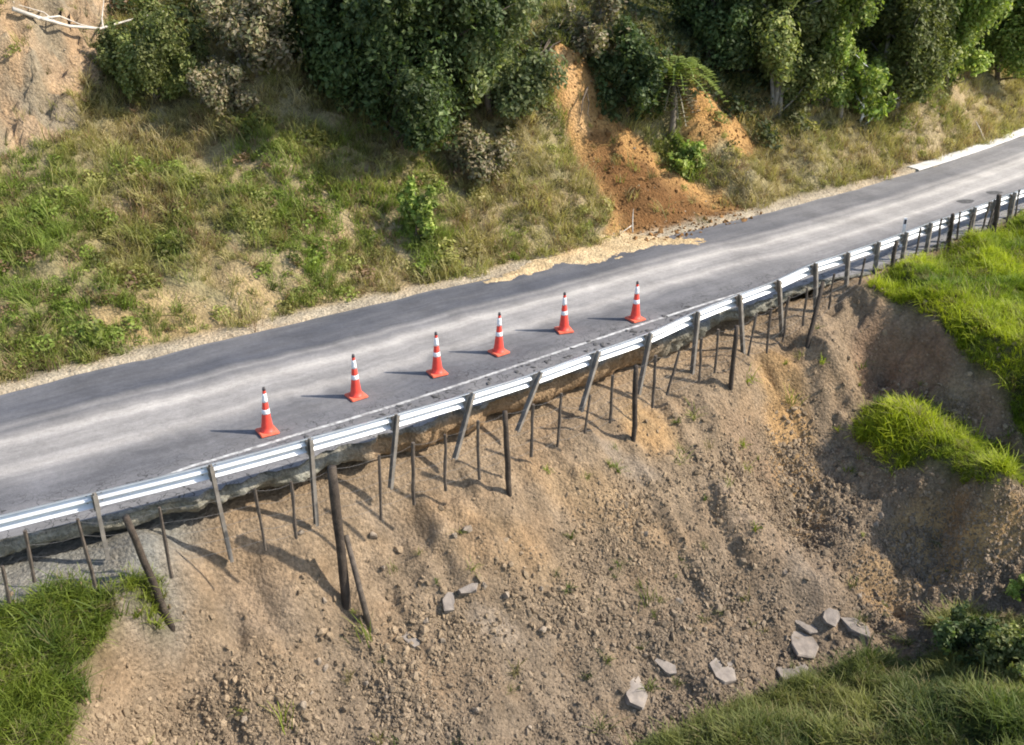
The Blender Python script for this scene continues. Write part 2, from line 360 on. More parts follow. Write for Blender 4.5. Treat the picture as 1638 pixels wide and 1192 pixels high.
M['zinc'] = plain('galvanised steel beam', (.66, .67, .68), .45, .35, var=.10, scale=2.5, bmp=.04, dirt=(.36, .33, .29, .45), spec=.5)
M['zinc2'] = plain('galvanised steel post', (.22, .195, .165), .7, .1, var=.35, scale=5, bmp=.1, dirt=(.25, .19, .13, .6))
M['wire'] = plain('fence wire', (.20, .19, .18), .6, .5)
M['orange'] = plain('orange cone plastic', (.76, .07, .045), .5, var=.12, bmp=.03, dirt=(.32, .14, .10, .6))
M['orangebase'] = plain('faded orange cone base', (.78, .16, .09), .6, var=.15, bmp=.05, dirt=(.4, .2, .15, .5))
M['white'] = plain('white reflective sleeve', (.82, .80, .78), .4, var=.10, bmp=.02, dirt=(.42, .38, .35, .65))
M['dark'] = plain('dark cone tip', (.07, .06, .06), .6)
M['slab'] = plain('broken asphalt slab', (.225, .19, .16), .95, var=.3, scale=6, bmp=.5, bscale=50, dirt=(.36, .29, .21, .6))
M['frag'] = plain('dark broken seal', (.085, .082, .08), .9, var=.5, scale=12, bmp=.5, dirt=(.2, .18, .15, .4))
M['concrete'] = plain('pale concrete edge', (.56, .54, .50), .9, var=.15, scale=3, bmp=.2, dirt=(.35, .32, .27, .5))
M['deadwood'] = plain('bleached dead wood', (.55, .49, .41), .8, var=.25, scale=5, bmp=.3)

def road_mat():
    m, nt, b = nodes('chip seal road'); tcn = add(nt, 'ShaderNodeTexCoord'); uv = tcn.outputs['UV']; ob = tcn.outputs['Object']
    sx = add(nt, 'ShaderNodeSeparateXYZ'); nt.links.new(uv, sx.inputs[0])
    mp = add(nt, 'ShaderNodeMapping'); mp.inputs['Scale'].default_value = (.22, 7.0, 1); nt.links.new(uv, mp.inputs[0])
    w = noise(nt, mp.outputs[0], 1.0, 5, .6, .3)
    mp2 = add(nt, 'ShaderNodeMapping'); mp2.inputs['Scale'].default_value = (.12, 2.0, 1); nt.links.new(uv, mp2.inputs[0])
    w2 = noise(nt, mp2.outputs[0], 1.0, 3)
    t = add(nt, 'ShaderNodeMath', operation='MULTIPLY_ADD'); nt.links.new(w2, t.inputs[0]); t.inputs[1].default_value = .10; nt.links.new(sx.outputs[1], t.inputs[2])
    t2 = add(nt, 'ShaderNodeMath', operation='SUBTRACT'); nt.links.new(t.outputs[0], t2.inputs[0]); t2.inputs[1].default_value = .05
    dust = ramp(nt, t2.outputs[0], [(.0, .16), (.03, .05), (.23, .05), (.275, .42), (.30, .25), (.345, .55), (.385, .95), (.44, .55), (.52, .5), (.57, .80), (.62, .34), (.68, .2), (.79, .16), (1.0, .3)])
    k = add(nt, 'ShaderNodeMath', operation='MULTIPLY_ADD'); nt.links.new(w, k.inputs[0]); k.inputs[1].default_value = .5; k.inputs[2].default_value = -.25
    d2 = add(nt, 'ShaderNodeMath', operation='ADD', use_clamp=True); nt.links.new(dust, d2.inputs[0]); nt.links.new(k.outputs[0], d2.inputs[1])
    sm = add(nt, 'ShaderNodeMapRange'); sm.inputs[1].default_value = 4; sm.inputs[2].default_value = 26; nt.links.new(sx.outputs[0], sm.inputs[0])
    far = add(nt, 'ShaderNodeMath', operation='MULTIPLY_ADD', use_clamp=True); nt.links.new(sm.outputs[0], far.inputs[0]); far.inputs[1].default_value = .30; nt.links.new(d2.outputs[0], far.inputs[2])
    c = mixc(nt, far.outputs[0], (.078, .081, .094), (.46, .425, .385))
    g = ramp(nt, noise(nt, ob, 55, 4, .8), [(.25, .6), (.75, 1.35)]); c = mixc(nt, .9, c, g, 'MULTIPLY')
    pt = ramp(nt, noise(nt, ob, 1.3, 6, .65, .5), [(.35, .86), (.7, 1.1)]); c = mixc(nt, .8, c, pt, 'MULTIPLY')
    mid = ramp(nt, noise(nt, ob, 11, 5, .8), [(.3, .82), (.7, 1.18)]); c = mixc(nt, .9, c, mid, 'MULTIPLY')
    mp3 = add(nt, 'ShaderNodeMapping'); mp3.inputs['Scale'].default_value = (.10, 34.0, 1); nt.links.new(uv, mp3.inputs[0])
    stk = ramp(nt, noise(nt, mp3.outputs[0], 1.0, 4, .7), [(.3, .84), (.7, 1.14)]); c = mixc(nt, .9, c, stk, 'MULTIPLY')
    blot = ramp(nt, noise(nt, ob, .55, 7, .75), [(.36, .80), (.5, 1.0), (.66, 1.14)]); c = mixc(nt, 1.0, c, blot, 'MULTIPLY')
    ve = add(nt, 'ShaderNodeTexVoronoi', feature='DISTANCE_TO_EDGE'); ve.inputs['Scale'].default_value = 2.6
    wv = add(nt, 'ShaderNodeVectorMath', operation='ADD'); nz = add(nt, 'ShaderNodeTexNoise'); nz.inputs['Scale'].default_value = 3.0; nt.links.new(ob, nz.inputs['Vector'])
    nt.links.new(ob, wv.inputs[0]); nt.links.new(nz.outputs['Color'], wv.inputs[1]); nt.links.new(wv.outputs[0], ve.inputs['Vector'])
    crk = ramp(nt, ve.outputs['Distance'], [(.0, 1), (.035, 0)])
    near = ramp(nt, sx.outputs[1], [(.72, 0), (.86, 1)])
    cm = add(nt, 'ShaderNodeMath', operation='MULTIPLY'); nt.links.new(crk, cm.inputs[0]); nt.links.new(near, cm.inputs[1])
    c = mixc(nt, cm.outputs[0], c, (.02, .02, .02))
    nt.links.new(c, b.inputs['Base Color']); b.inputs['Roughness'].default_value = .85; b.inputs['Specular IOR Level'].default_value = .3
    bump(nt, b, noise(nt, ob, 90, 3, .7), .35, .02); return m
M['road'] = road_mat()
def paint_mat():
    m, nt, b = nodes('worn white road paint'); tc = add(nt, 'ShaderNodeTexCoord').outputs['Object']
    f = ramp(nt, noise(nt, tc, 6, 6, .7), [(.42, 0), (.60, .9)])
    nt.links.new(mixc(nt, f, (.24, .23, .22), (.60, .59, .56)), b.inputs['Base Color']); b.inputs['Roughness'].default_value = .7; return m
M['paint'] = paint_mat()

# ------------------------------------------------------------------ setting: ground, road, slip, bank
V = [(-1500, -1500, -9), (1500, -1500, -9), (1500, 1500, -9), (-1500, 1500, -9)]
g = mesh('ground', V, [(0, 1, 2, 3)], False); set_col(g, [(.12, .13, .06)] * 4)
tag(obj('ground', g, M['soil']), kind='structure')

def grid_mesh(name, xs, ys, Z, keep, C):
    ny, nx = Z.shape; X, Y = np.meshgrid(xs, ys)
    kq = keep[:-1, :-1] & keep[1:, 1:]
    idx = np.arange(nx * ny).reshape(ny, nx)
    q = np.stack([idx[:-1, :-1], idx[:-1, 1:], idx[1:, 1:], idx[1:, :-1]], -1)[kq]
    used = np.unique(q); rm = np.full(nx * ny, -1); rm[used] = np.arange(len(used))
    V = np.stack([X.ravel(), Y.ravel(), Z.ravel()], 1)[used]
    me = np_mesh(name, V, rm[q]); set_col(me, C.reshape(-1, 3)[used]); return me
def lerp(a, b, t): return a + (b - a) * t[..., None]
def colr(*c): return np.array(c, float)

X, Y = np.meshgrid(NX, NY); DO = d_out(X, Y)
C = np.broadcast_to(colr(.268, .195, .124), X.shape + (3,)).copy()
C = lerp(C, colr(.218, .164, .112), sstep(-1.4, -3.6, NF.Z))                          # greyer broken rock low on the slip
C = lerp(C, colr(.40, .25, .11), blobs(X, Y, NF, [(1245,620,45,60,.7),(1262,690,42,70,.8),(1275,770,45,70,.8),(1290,830,40,40,.6),(1560,870,110,60,.9),(1470,850,90,70,.75),(1420,940,70,50,.5),(960,800,120,50,.25),(800,870,140,50,.2),(1040,690,50,40,.6)]))
C = lerp(C, colr(.29, .22, .155), ridge * .8)
C = lerp(C, colr(.27, .215, .16), blobs(X, Y, NF, [(1000,745,60,20,.7),(680,850,120,30,.3),(790,1000,50,30,.7),(420,960,80,60,.4)]))
C = lerp(C, colr(.25, .16, .10), blobs(X, Y, NF, [(1470,590,80,60,.8),(1400,560,50,70,.8),(1560,680,70,50,.8),(1200,720,40,40,.3)]))
C = lerp(C, colr(.23, .22, .19), sstep(-4.9, -5.8, X) * sstep(1.2, .4, DO))
C = lerp(C, colr(.085, .085, .03), turf)
me = grid_mesh('slip_slope', NX, NY, NF.Z, (DO > -2.2) & (Y < 34.5), C)
slip = tag(obj('slip_slope', me, M['soil']), kind='structure')

X, Y = np.meshgrid(GX, GY); DF = d_far(X, Y)
veg_n = fbm(X * .5, Y * .5, 81, 4)
C = np.broadcast_to(colr(.26, .22, .115), X.shape + (3,)).copy()
C = lerp(C, colr(.36, .28, .16), sstep(-.05, .3, veg_n))
C = lerp(C, lerp(np.broadcast_to(colr(.40, .28, .17), X.shape + (3,)), colr(.25, .205, .14), sstep(-.1, .25, fbm(X * 1.3, Y * 1.3, 83, 4))), cliff)
C = lerp(C, colr(.40, .29, .15), blobs(X, Y, FF, [(300,500,100,40,.8),(210,530,90,28,.8),(400,460,90,26,.6)]))
C = lerp(C, colr(.42, .245, .095), bare_o)
C = lerp(C, colr(.175, .088, .034), blobs(X, Y, FF, [(1005,285,70,40,.95),(1060,330,90,45,.95),(1130,355,80,30,.95),(965,235,35,30,.85)]))
C = lerp(C, colr(.58, .36, .17), blobs(X, Y, FF, [(905,120,25,35,.9),(925,175,22,40,.9)]))
C = lerp(C, colr(.42, .35, .25), sstep(.75, .35, DF))
me = grid_mesh('far_bank', GX, GY, FF.Z, DF > -.45, C)
bank = tag(obj('far_bank', me, M['soil']), kind='structure')

# road: from the broken outer edge to the far edge of the seal
def edge_in(x): return .55 - .45 * sstep(7.2, 9.0, np.asarray(x, float))
ns, ntv = 520, 26
xk = np.linspace(-22, 34, ns); m_ = slope(cR, xk, -6.6, 14); n_ = np.sqrt(1 + m_ * m_)
jag = fbm(xk * 1.7, xk * 0 + 5, 91, 5, .65) * .30 * sstep(-6.2, -4.5, xk) * sstep(9.5, 7.5, xk)
ei = edge_in(xk) + jag
nearP = np.stack([xk - ei * m_ / n_, y_rail(xk) + ei / n_], 1)
fx = xk - 3.5; farP = np.stack([fx, y_far(fx) + fbm(xk * 1.5, xk * 0, 95, 3) * .12], 1)
tt = np.linspace(0, 1, ntv)
P = farP[:, None, :] * (1 - tt[None, :, None]) + nearP[:, None, :] * tt[None, :, None]
V = np.concatenate([P, np.zeros((ns, ntv, 1))], -1)
drop = sstep(.93, 1.0, tt)[None, :] * (.05 + .06 * fbm(xk * 1.2, xk * 0, 97, 3))[:, None] * (sstep(-6.2, -4.5, xk) * sstep(9.5, 7.5, xk))[:, None]
V[..., 2] -= drop
S = np.r_[0, np.cumsum(np.hypot(np.diff(nearP[:, 0]), np.diff(nearP[:, 1])))]
idx = np.arange(ns * ntv).reshape(ns, ntv)
Fq = np.stack([idx[:-1, :-1], idx[:-1, 1:], idx[1:, 1:], idx[1:, :-1]], -1).reshape(-1, 4)
me = np_mesh('road', V.reshape(-1, 3), Fq)
uvl = me.uv_layers.new(name='UVMap'); UVv = np.stack(np.broadcast_arrays(S[:, None] - 26, tt[None, :]), -1).reshape(-1, 2)
uvl.data.foreach_set('uv', UVv[Fq.ravel()].astype(np.float32).ravel())
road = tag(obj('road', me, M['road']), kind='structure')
if me.polygons[0].normal.z < 0: me.flip_normals()

# exposed outer edge of the road: seal, basecourse and clay, undercut
prof = [(.0, -.002), (.03, -.05), (.02, -.12), (.05, -.22), (.02, -.34), (-.06, -.44), (-.26, -.52), (-.75, -.56)]
ne = 700; xe = np.linspace(-16, 15, ne); me_ = slope(cR, xe, -6.6, 14); nn = np.sqrt(1 + me_ * me_)
jg = np.interp(xe, xk, jag); dz0 = np.interp(xe, xk, V[:, -1, 2])
rows = []; Cc = []
depth = .75 + .5 * sstep(-3.2, -1.5, xe) * sstep(5.5, 3.5, xe) - .35 * sstep(6.5, 8.5, xe)
for k, (o, z) in enumerate(prof):
    a = 0 if k == 0 else 1
    o_ = -(edge_in(xe) + jg) + o + a * (fbm(xe * 2.2, xe * 0 + k * .9, 101, 4) * .20 + fbm(xe * 7, xe * 0 + k * 1.7, 105, 3) * .09)
    z_ = dz0 + z * depth + a * .03 * fbm(xe * 5, xe * 0 + k, 109, 3)
    rows.append(np.stack([xe + o_ * me_ / nn, y_rail(xe) - o_ / nn, z_], 1))
    soilw = sstep(-2.9, -2.0, xe) * sstep(4.2, 3.0, xe) * (1 if k > 1 else .3)
    c = lerp(np.broadcast_to(colr(.27, .255, .205), (ne, 3)), colr(.30, .205, .12), soilw)
    if k <= 1: c = lerp(c, colr(.13, .13, .125), np.full(ne, .6))
    Cc.append(c)
Vv = np.stack(rows, 1); npf = len(prof); idx = np.arange(ne * npf).reshape(ne, npf)
Fq = np.stack([idx[:-1, :-1], idx[1:, :-1], idx[1:, 1:], idx[:-1, 1:]], -1).reshape(-1, 4)
me = np_mesh('road_edge', Vv.reshape(-1, 3), Fq); set_col(me, np.stack(Cc, 1).reshape(-1, 3))
obj('undercut_edge', me, M['soil'], road)

def ribbon(name, xs, o0, o1, z, m, parent, y_of=None):
    mm = slope(cR, xs, -6.6, 14); n = np.sqrt(1 + mm * mm); yr = y_rail(xs)
    A = np.stack([xs + o0 * mm / n, yr - o0 / n, np.full_like(xs, z)], 1); B = np.stack([xs + o1 * mm / n, yr - o1 / n, np.full_like(xs, z)], 1)
    k = len(xs); V = np.r_[A, B]; Fq = np.array([(i, i + k, i + k + 1, i + 1) for i in range(k - 1)])
    me = np_mesh(name, V, Fq)
    if me.polygons[0].normal.z < 0: me.flip_normals()
    return obj(name, me, m, parent)
xl = np.linspace(-8, 14, 160); ol = np.interp(xl, [-8,-6.4,-4.86,-3.15,-1.26,.14,1.74,3.4,5.19,7,10,14], [.8,1.0,1.38,1.42,1.34,1.3,1.25,1.18,1.1,.95,.8,.7])
ribbon('edge_line', xl, -ol - .04, -ol + .04, .005, M['paint'], road)

# pale concrete channel on the far side, right
xs = np.linspace(13.2, 33, 80); sec = [(.02, .0), (.06, .03), (.42, .04), (.55, .0)]
mm = slope(cF, xs, -10, 18); n = np.sqrt(1 + mm * mm)
rows = [np.stack([xs - o * mm / n, y_far(xs) + o / n, np.full_like(xs, z) + .01], 1) for o, z in sec]
Vv = np.stack(rows, 1); idx = np.arange(len(xs) * 4).reshape(-1, 4)
Fq = np.stack([idx[:-1, :-1], idx[1:, :-1], idx[1:, 1:], idx[:-1, 1:]], -1).reshape(-1, 4)
obj('concrete_channel', np_mesh('concrete_channel', Vv.reshape(-1, 3), Fq, False), M['concrete'], road)

# flat dark ovals laid just above the road surface near the rail, right
for (u, v, ru, rv) in [(1545, 322.5, 14, 3.2), (1590, 308.5, 13, 2.6)]:
    c = gp(u, v); a = gp(u + ru, v) - c; b = gp(u, v - rv) - c
    V = [c + a * math.cos(q) * (1 + .15 * math.sin(3 * q + u)) + b * math.sin(q) for q in np.linspace(0, 2 * math.pi, 18, endpoint=False)]
    V = [(p[0], p[1], .006) for p in V]
    obj('dark_patch', mesh('dark_patch', V, [tuple(range(18))], False), M['frag'], road)

# broken pieces of seal lying along the outer edge
def rock_mesh(name, seed, sub=2, sq=(1, 1, 1), jag_=.35):
    r = np.random.default_rng(seed); bm = bpy.data.meshes.new(name)
    import bmesh
    b = bmesh.new(); bmesh.ops.create_icosphere(b, subdivisions=sub, radius=.5)
    pl = [(r.normal(size=3), r.uniform(.22, .40)) for _ in range(9)]
    for v in b.verts:
        p = np.array(v.co)
        for n, d in pl:
            n = n / np.linalg.norm(n); e = p @ n
            if e > d: p = p - n * (e - d)
        p = p * np.array(sq) * (1 + jag_ * .25 * r.normal()); v.co = p
    b.to_mesh(bm); b.free(); bm.update(); return bm
fr = [rock_mesh('asphalt_fragment', 300 + k, 1, (1, .8, .3)) for k in range(5)]
for f_ in fr: f_.materials.append(M['frag'])
r2 = random.Random(4)
for k in range(90):
    x = r2.uniform(-3.2, 5.2); o = r2.uniform(-1.25, -.65); m1 = float(slope(cR, x, -6.6, 14)); n1 = math.sqrt(1 + m1 * m1)
    q = obj('asphalt_fragment', fr[k % 5], None, road, (x + o * m1 / n1, float(y_rail(x)) - o / n1, .015))
    s = r2.uniform(.05, .15); q.scale = (s * 1.5, s, s * .35); q.rotation_euler = (0, 0, r2.uniform(0, 6.3))

# silt washed on to the far edge of the seal
poly = [(715,468),(790,442),(845,412),(900,388),(980,378),(1060,376),(1130,376),(1120,388),(1080,398),(1030,408),(970,418),(900,430),(830,445),(770,459)]
PW = np.array([gp(u, v, .02)[:2] for u, v in poly])
gx = np.arange(PW[:, 0].min() - .5, PW[:, 0].max() + .5, .06); gy = np.arange(PW[:, 1].min() - .5, PW[:, 1].max() + .5, .06)
X, Y = np.meshgrid(gx, gy)
ins = np.zeros(X.shape, bool); dist = np.full(X.shape, 9.0)
for i in range(len(PW)):
    a, b = PW[i], PW[(i + 1) % len(PW)]
    cnd = ((a[1] > Y) != (b[1] > Y)) & (X < (b[0] - a[0]) * (Y - a[1]) / (b[1] - a[1] + 1e-12) + a[0]); ins ^= cnd
    t = np.clip(((X - a[0]) * (b[0] - a[0]) + (Y - a[1]) * (b[1] - a[1])) / ((b - a) @ (b - a)), 0, 1)
    dist = np.minimum(dist, np.hypot(X - a[0] - t * (b[0] - a[0]), Y - a[1] - t * (b[1] - a[1])))
sd = np.where(ins, dist, -dist) + fbm(X * 1.6, Y * 1.6, 121, 5, .62) * .55
base = np.where(d_far(X, Y) < .1, 0, np.maximum(FF.z(X, Y), 0))
Zs = base - .022 + .06 * sstep(-.1, .7, sd) + .016 * fbm(X * 5, Y * 5, 125, 4, .6)
C = np.broadcast_to(colr(.60, .45, .26), X.shape + (3,)).copy(); C = lerp(C, colr(.42, .34, .235), sstep(.35, -.05, sd))
me = grid_mesh('silt_spill', gx, gy, Zs, sd > -.10, C)
tag(obj('silt_spill', me, M['soil']), 'pale yellow silt washed out onto the far edge of the road', kind='stuff', cat='silt')

# ------------------------------------------------------------------ guardrail
def catmull(P, n):
    P = np.array(P); Q = np.r_[[2 * P[0] - P[1]], P, [2 * P[-1] - P[-2]]]; out = []
    for i in range(1, len(Q) - 2):
        for t in np.linspace(0, 1, n, endpoint=False):
            a, b, c, d = Q[i - 1:i + 3]
            out.append(.5 * (2 * b + (c - a) * t + (2 * a - 5 * b + 4 * c - d) * t * t + (3 * b - a - 3 * c + d) * t ** 3))
    out.append(P[-1]); return np.array(out)
dirL = RAIL[0] - RAIL[1]; dirR = RAIL[-1] - RAIL[-2]
RP = np.r_[[RAIL[0] + dirL * k for k in (3, 2, 1)], RAIL, [RAIL[-1] + dirR * k for k in range(1, 9)]]
RP[:3, 2] = .74; RP[-8:, 2] = .74
gr = empty('guardrail', (RAIL[0][0], RAIL[0][1], 0))
tag(gr, 'silver W-beam guardrail sagging along the road above the slip', 'guardrail')
GO = np.array(gr.location)
bw = [(-.05, .125), (-.045, .117), (.045, .092), (.045, .052), (-.045, .013), (-.045, -.013), (.045, -.04), (.045, -.082), (-.045, -.117), (-.05, -.125)]
def beam(P):
    T = np.gradient(P, axis=0); T /= np.linalg.norm(T, axis=1, keepdims=True)
    N = np.cross(np.array([0, 0, 1.0]), T); N /= np.linalg.norm(N, axis=1, keepdims=True)   # towards the road
    k = len(bw); V = []
    for layer in (0, .006):
        for i in range(len(P)):
            for d, z in bw: V.append(P[i] + N[i] * (d + layer) + np.array([0, 0, z]))
    Fc = []; L = len(P)
    for i in range(L - 1):
        for j in range(k - 1):
            a = i * k + j; b = (i + 1) * k + j; o = L * k
            Fc.append((a, b, b + 1, a + 1)); Fc.append((a + o, a + o + 1, b + o + 1, b + o))
    for j in (0, k - 1):
        for i in range(L - 1):
            a = i * k + j; b = (i + 1) * k + j; Fc.append((a, a + L * k, b + L * k, b))
    return V, Fc
def nrm_at(i):
    T = RP[min(i + 1, len(RP) - 1)] - RP[max(i - 1, 0)]; T[2] = 0; T /= np.linalg.norm(T); return T, np.cross([0, 0, 1.0], T)
NSUB = 6
BC = []
for i in range(len(RP)):
    T, N = nrm_at(i); BC.append(RP[i] + N * .13 + np.array([0, 0, -.16]))
CC = catmull(BC, NSUB); BEAMS = []
for a in range(0, len(RP) - 1, 2):
    b = min(a + 2, len(RP) - 1)
    seg = CC[a * NSUB:b * NSUB + 1].copy()
    if (a // 2) % 2: seg = seg + np.array([0, 0, -.003]); 
    v, f = beam(seg - GO); BEAMS.append(obj('rail_beam', mesh('rail_beam', v, f), M['zinc'], gr))
bolt_v, bolt_f = lathe([(.018, 0), (.018, .008), (.010, .014)], 8); bolt_me = mesh('bolt', bolt_v, bolt_f, False); bolt_me.materials.append(M['zinc2'])
for a in range(0, len(RP) - 1):
    c_ = CC[a * NSUB]; T, N = nrm_at(a)
    for dx in (-.11, .11):
        for dz in (.072, -.062):
            b_ = obj('bolt', bolt_me, None, BEAMS[min(a // 2, len(BEAMS) - 1)], tuple(c_ - GO + T * dx + np.array([0, 0, dz]) + N * .038)); b_.rotation_mode = 'QUATERNION'; b_.rotation_quaternion = Vector((0, 0, 1)).rotation_difference(Vector(-N))
def ibeam(top, bot, T, N, w=.062, d=.10, th=.010):
    A = np.array(bot) - np.array(top); sec = [(-w/2,-d/2),(w/2,-d/2),(w/2,-d/2+th),(th/2,-d/2+th),(th/2,d/2-th),(w/2,d/2-th),(w/2,d/2),(-w/2,d/2),(-w/2,d/2-th),(-th/2,d/2-th),(-th/2,-d/2+th),(-w/2,-d/2+th)]
    V = []; k = len(sec)
    for q in (0, 1):
        for x, y in sec: V.append(np.array(top) + A * q + T * x + N * y)
    Fc = [(j, (j + 1) % k, (j + 1) % k + k, j + k) for j in range(k)]
    Fc += [(0, 1, 2, 11), (3, 4, 9, 10), (5, 6, 7, 8)][:0]
    Fc += [tuple(range(k))[::-1], tuple(range(k, 2 * k))]
    return V, Fc
for i, p in enumerate(POSTS):
    T, N = nrm_at(i + 3); top = RP[i + 3]
    if i < 13:
        B = curtain(0.02, p[2], p[3])
    else: B = top + np.array([0, 0, -1.3])
    if i in (11, 12): B = top + (B - top) * 1.3
    v, f = ibeam(top - GO, B - GO, T, N); po = obj('post', mesh('post', v, f, False), M['zinc2'], gr)
    ax = (B - top) / np.linalg.norm(B - top)
    cs = top + ax * .20 + N * .085
    V, Fc = box(0, 0, 0, .09, .09, .24); R3 = np.stack([T, N, -ax], 1)
    V = [R3 @ np.array(q) + cs - GO for q in V]
    obj('blockout', mesh('blockout', V, Fc, False), M['zinc2'], po)
for i in list(range(0, 3)) + list(range(len(RP) - 8, len(RP))):
    T, N = nrm_at(i); v, f = ibeam(RP[i] - GO, RP[i] - GO + np.array([0, 0, -1.2]), T, N); obj('post', mesh('post', v, f, False), M['zinc2'], gr)

# marker post just inside the rail
c = gp(1441, 395, 0.0)
mp_ = empty('marker_post', (c[0], c[1], 0)); tag(mp_, 'slim pale marker post just behind the guardrail, right of the cones', 'marker post')
v, f = box(0, 0, .40, .08, .03, .80); obj('blade', mesh('blade', v, f, False), M['white'], mp_)
v, f = box(0, -.019, .70, .06, .006, .12); obj('reflector', mesh('reflector', v, f, False), M['dark'], mp_)

# ------------------------------------------------------------------ wire fence hanging over the slip
FEN = [('b',4,905,14,965),('b',39.7,849.5,55,931),('b',122.8,831,153,937),('s',201,827,272,998),('b',254,812,275,924),('b',407.6,781.7,424.7,880),('b',466,770,474,861),('S',531,747,553.6,967),('b',606.6,727.7,610,831),('b',661,708,661.5,807),('b',712.7,694.7,713,785),('b',764.8,672.7,766,767),('s',807.7,658.5,814,791),('b',852.7,646,849.5,730),('b',898.7,629,891,715),('b',944.5,632,935,693),('b',979.6,600.6,976.4,677),('s',1017,584.6,1013.8,704),('b',1049,568.7,1044,651.6),('b',1086.4,562,1067,632.5),('b',1122,541,1118.4,609.5),('b',1149.6,527,1143.6,597),('s',1178.8,521,1168.7,620),('b',1211,501,1197,569),('b',1233,493,1226,565),('b',1261,474.6,1252,547),('b',1291.5,460.5,1283.5,521),('s',1316.7,450.5,1291.5,555),('b',1333.8,438,1325.8,495),('b',1384,413,1373,463),('s',1434,385.5,1425,435),('b',1473,365,1463.5,415),('b',1506,350,1498.6,402),('s',1524.5,343,1517,395.7),('b',1536,339,1531,382),('b',1557,341,1546.6,382),('b',1583.5,323,1570.6,371),('b',1589,335,1580,365),('s',1598,312,1591,364),('b',1617.7,312,1610,356),('b',1630.6,304,1622,354)]
def f_off(u): return .75 - .45 * float(sstep(1150, 1420, np.array(float(u))))
fence = empty('wire_fence', tuple(curtain(.75, 4, 965)))
tag(fence, 'old post and batten wire fence hanging loose over the slip below the guardrail', 'fence')
FO = np.array(fence.location); tops = []; bots = []
rj = random.Random(8)
for kd, a, b, c_, d in FEN:
    T_ = curtain(f_off(a), a, b); B_ = curtain(f_off(a), c_, d)
    if kd in 'sS':
        hG = NF.hit(c_, d)
        if np.linalg.norm(hG - B_) < .8: B_ = hG
    tops.append(T_); bots.append(B_)
    A = T_ - B_
    if kd in 'sS':
        r = .085 if kd == 'S' else (.052 if a < 1580 else .07)
        if a < 300: r = .06
        B2 = B_ - A / np.linalg.norm(A) * .35
        pts = [B2 + (T_ - B2) * q + np.array([rj.gauss(0, .006), rj.gauss(0, .006), 0]) for q in np.linspace(0, 1, 7)]
        v, f = tube([q - FO for q in pts], [r * rj.uniform(.9, 1.08) for _ in pts[:-1]] + [r * .9], 12)
        obj('strainer_post', mesh('strainer_post', v, f), M['post'], fence)
    else:
        pts = [B_ + A * q + np.array([rj.gauss(0, .006), rj.gauss(0, .006), 0]) for q in np.linspace(0, 1, 5)]
        v, f = tube([q - FO for q in pts], [.029 * rj.uniform(.8, 1.2) for _ in pts], 6)
        obj('batten', mesh('batten', v, f, False), M['batten'], fence)
Tp = curtain(.78, 553.6, 857); Bp = NF.hit(589.7, 998)
Bp = Bp + (Bp - Tp) / np.linalg.norm(Bp - Tp) * .25
v, f = tube([q - FO for q in (Bp, (Bp + Tp) / 2, Tp)], [.055, .05, .045], 10); obj('stay_post', mesh('stay_post', v, f), M['batten'], fence)
for fr_ in (.04, .27, .5, .73, .95):
    P_ = []
    for t_, b_ in zip(tops, bots):
        L = np.linalg.norm(t_ - b_); q = min(fr_ * min(1.05, L) / L, .97); P_.append(t_ + (b_ - t_) * q - FO)
    Pf = []
    for a, b in zip(P_[:-1], P_[1:]):
        for q in (0, .33, .67): Pf.append(a + (b - a) * q + np.array([0, 0, -.05 * q * (1 - q) * 4]))
    Pf.append(P_[-1])
    v, f = tube(Pf, .0022, 4); obj('wire', mesh('wire', v, f), M['wire'], fence)

# ------------------------------------------------------------------ traffic cones
def cone_r(z): return .120 + (.024 - .120) * ((z - .05) / .85) ** .80 if z > .05 else .12
def band(z0, z1, e=.004): return lathe([(cone_r(z) + e, z) for z in np.linspace(z0, z1, 5)], 24)
bq = []
import bmesh
def base_mesh():
    b = bmesh.new(); bmesh.ops.create_cube(b, size=1)
    for v in b.verts: v.co = (v.co.x * .35, v.co.y * .35, (v.co.z + .5) * .045 + .003)
    bmesh.ops.bevel(b, geom=[e for e in b.edges], offset=.014, segments=2, affect='EDGES')
    me = bpy.data.meshes.new('cone_base'); b.to_mesh(me); b.free(); return me
me_base = base_mesh(); me_base.materials.append(M['orangebase'])
v, f = lathe([(.138, .044), (.130, .06)] + [(cone_r(z), z) for z in np.linspace(.07, .90, 12)] + [(.02, .915)], 24); me_body = mesh('cone_body', v, f); me_body.materials.append(M['orange'])
v, f = band(.40, .49); me_b1 = mesh('lower_sleeve', v, f); me_b1.materials.append(M['white'])
v, f = band(.63, .80); me_b2 = mesh('upper_sleeve', v, f); me_b2.materials.append(M['white'])
v, f = lathe([(cone_r(.86) + .004, .86), (cone_r(.9) + .004, .90), (.022, .92)], 20); me_tip = mesh('cone_tip', v, f); me_tip.materials.append(M['dark'])
CB = [((428,692),'leftmost traffic cone of the row, nearest the camera'),((570,635),'second traffic cone from the left, before the sagging rail'),((699.5,598),'third orange traffic cone from the left in the row'),((797.7,564.6),'fourth traffic cone from the left, third from the right end'),((902,529.5),'fifth orange traffic cone, second from the right end'),((1016,511.5),'rightmost and farthest traffic cone of the row')]
for i, ((u, v_), lb) in enumerate(CB):
    p = gp(u, v_, 0.0); t = empty('traffic_cone', (p[0], p[1], .002)); t.rotation_euler = ([.0, .012, -.01, .008, .015, -.006][i], [.02, -.015, .0, .02, -.01, .012][i], [.55, .62, .5, .7, .3, .6][i])
    tag(t, lb, 'traffic cone', 'orange traffic cones along the closed lane edge')
    for nme, mm_ in (('base', me_base), ('body', me_body), ('reflective_sleeve', me_b1), ('reflective_sleeve', me_b2), ('tip', me_tip)): obj(nme, mm_, None, t)

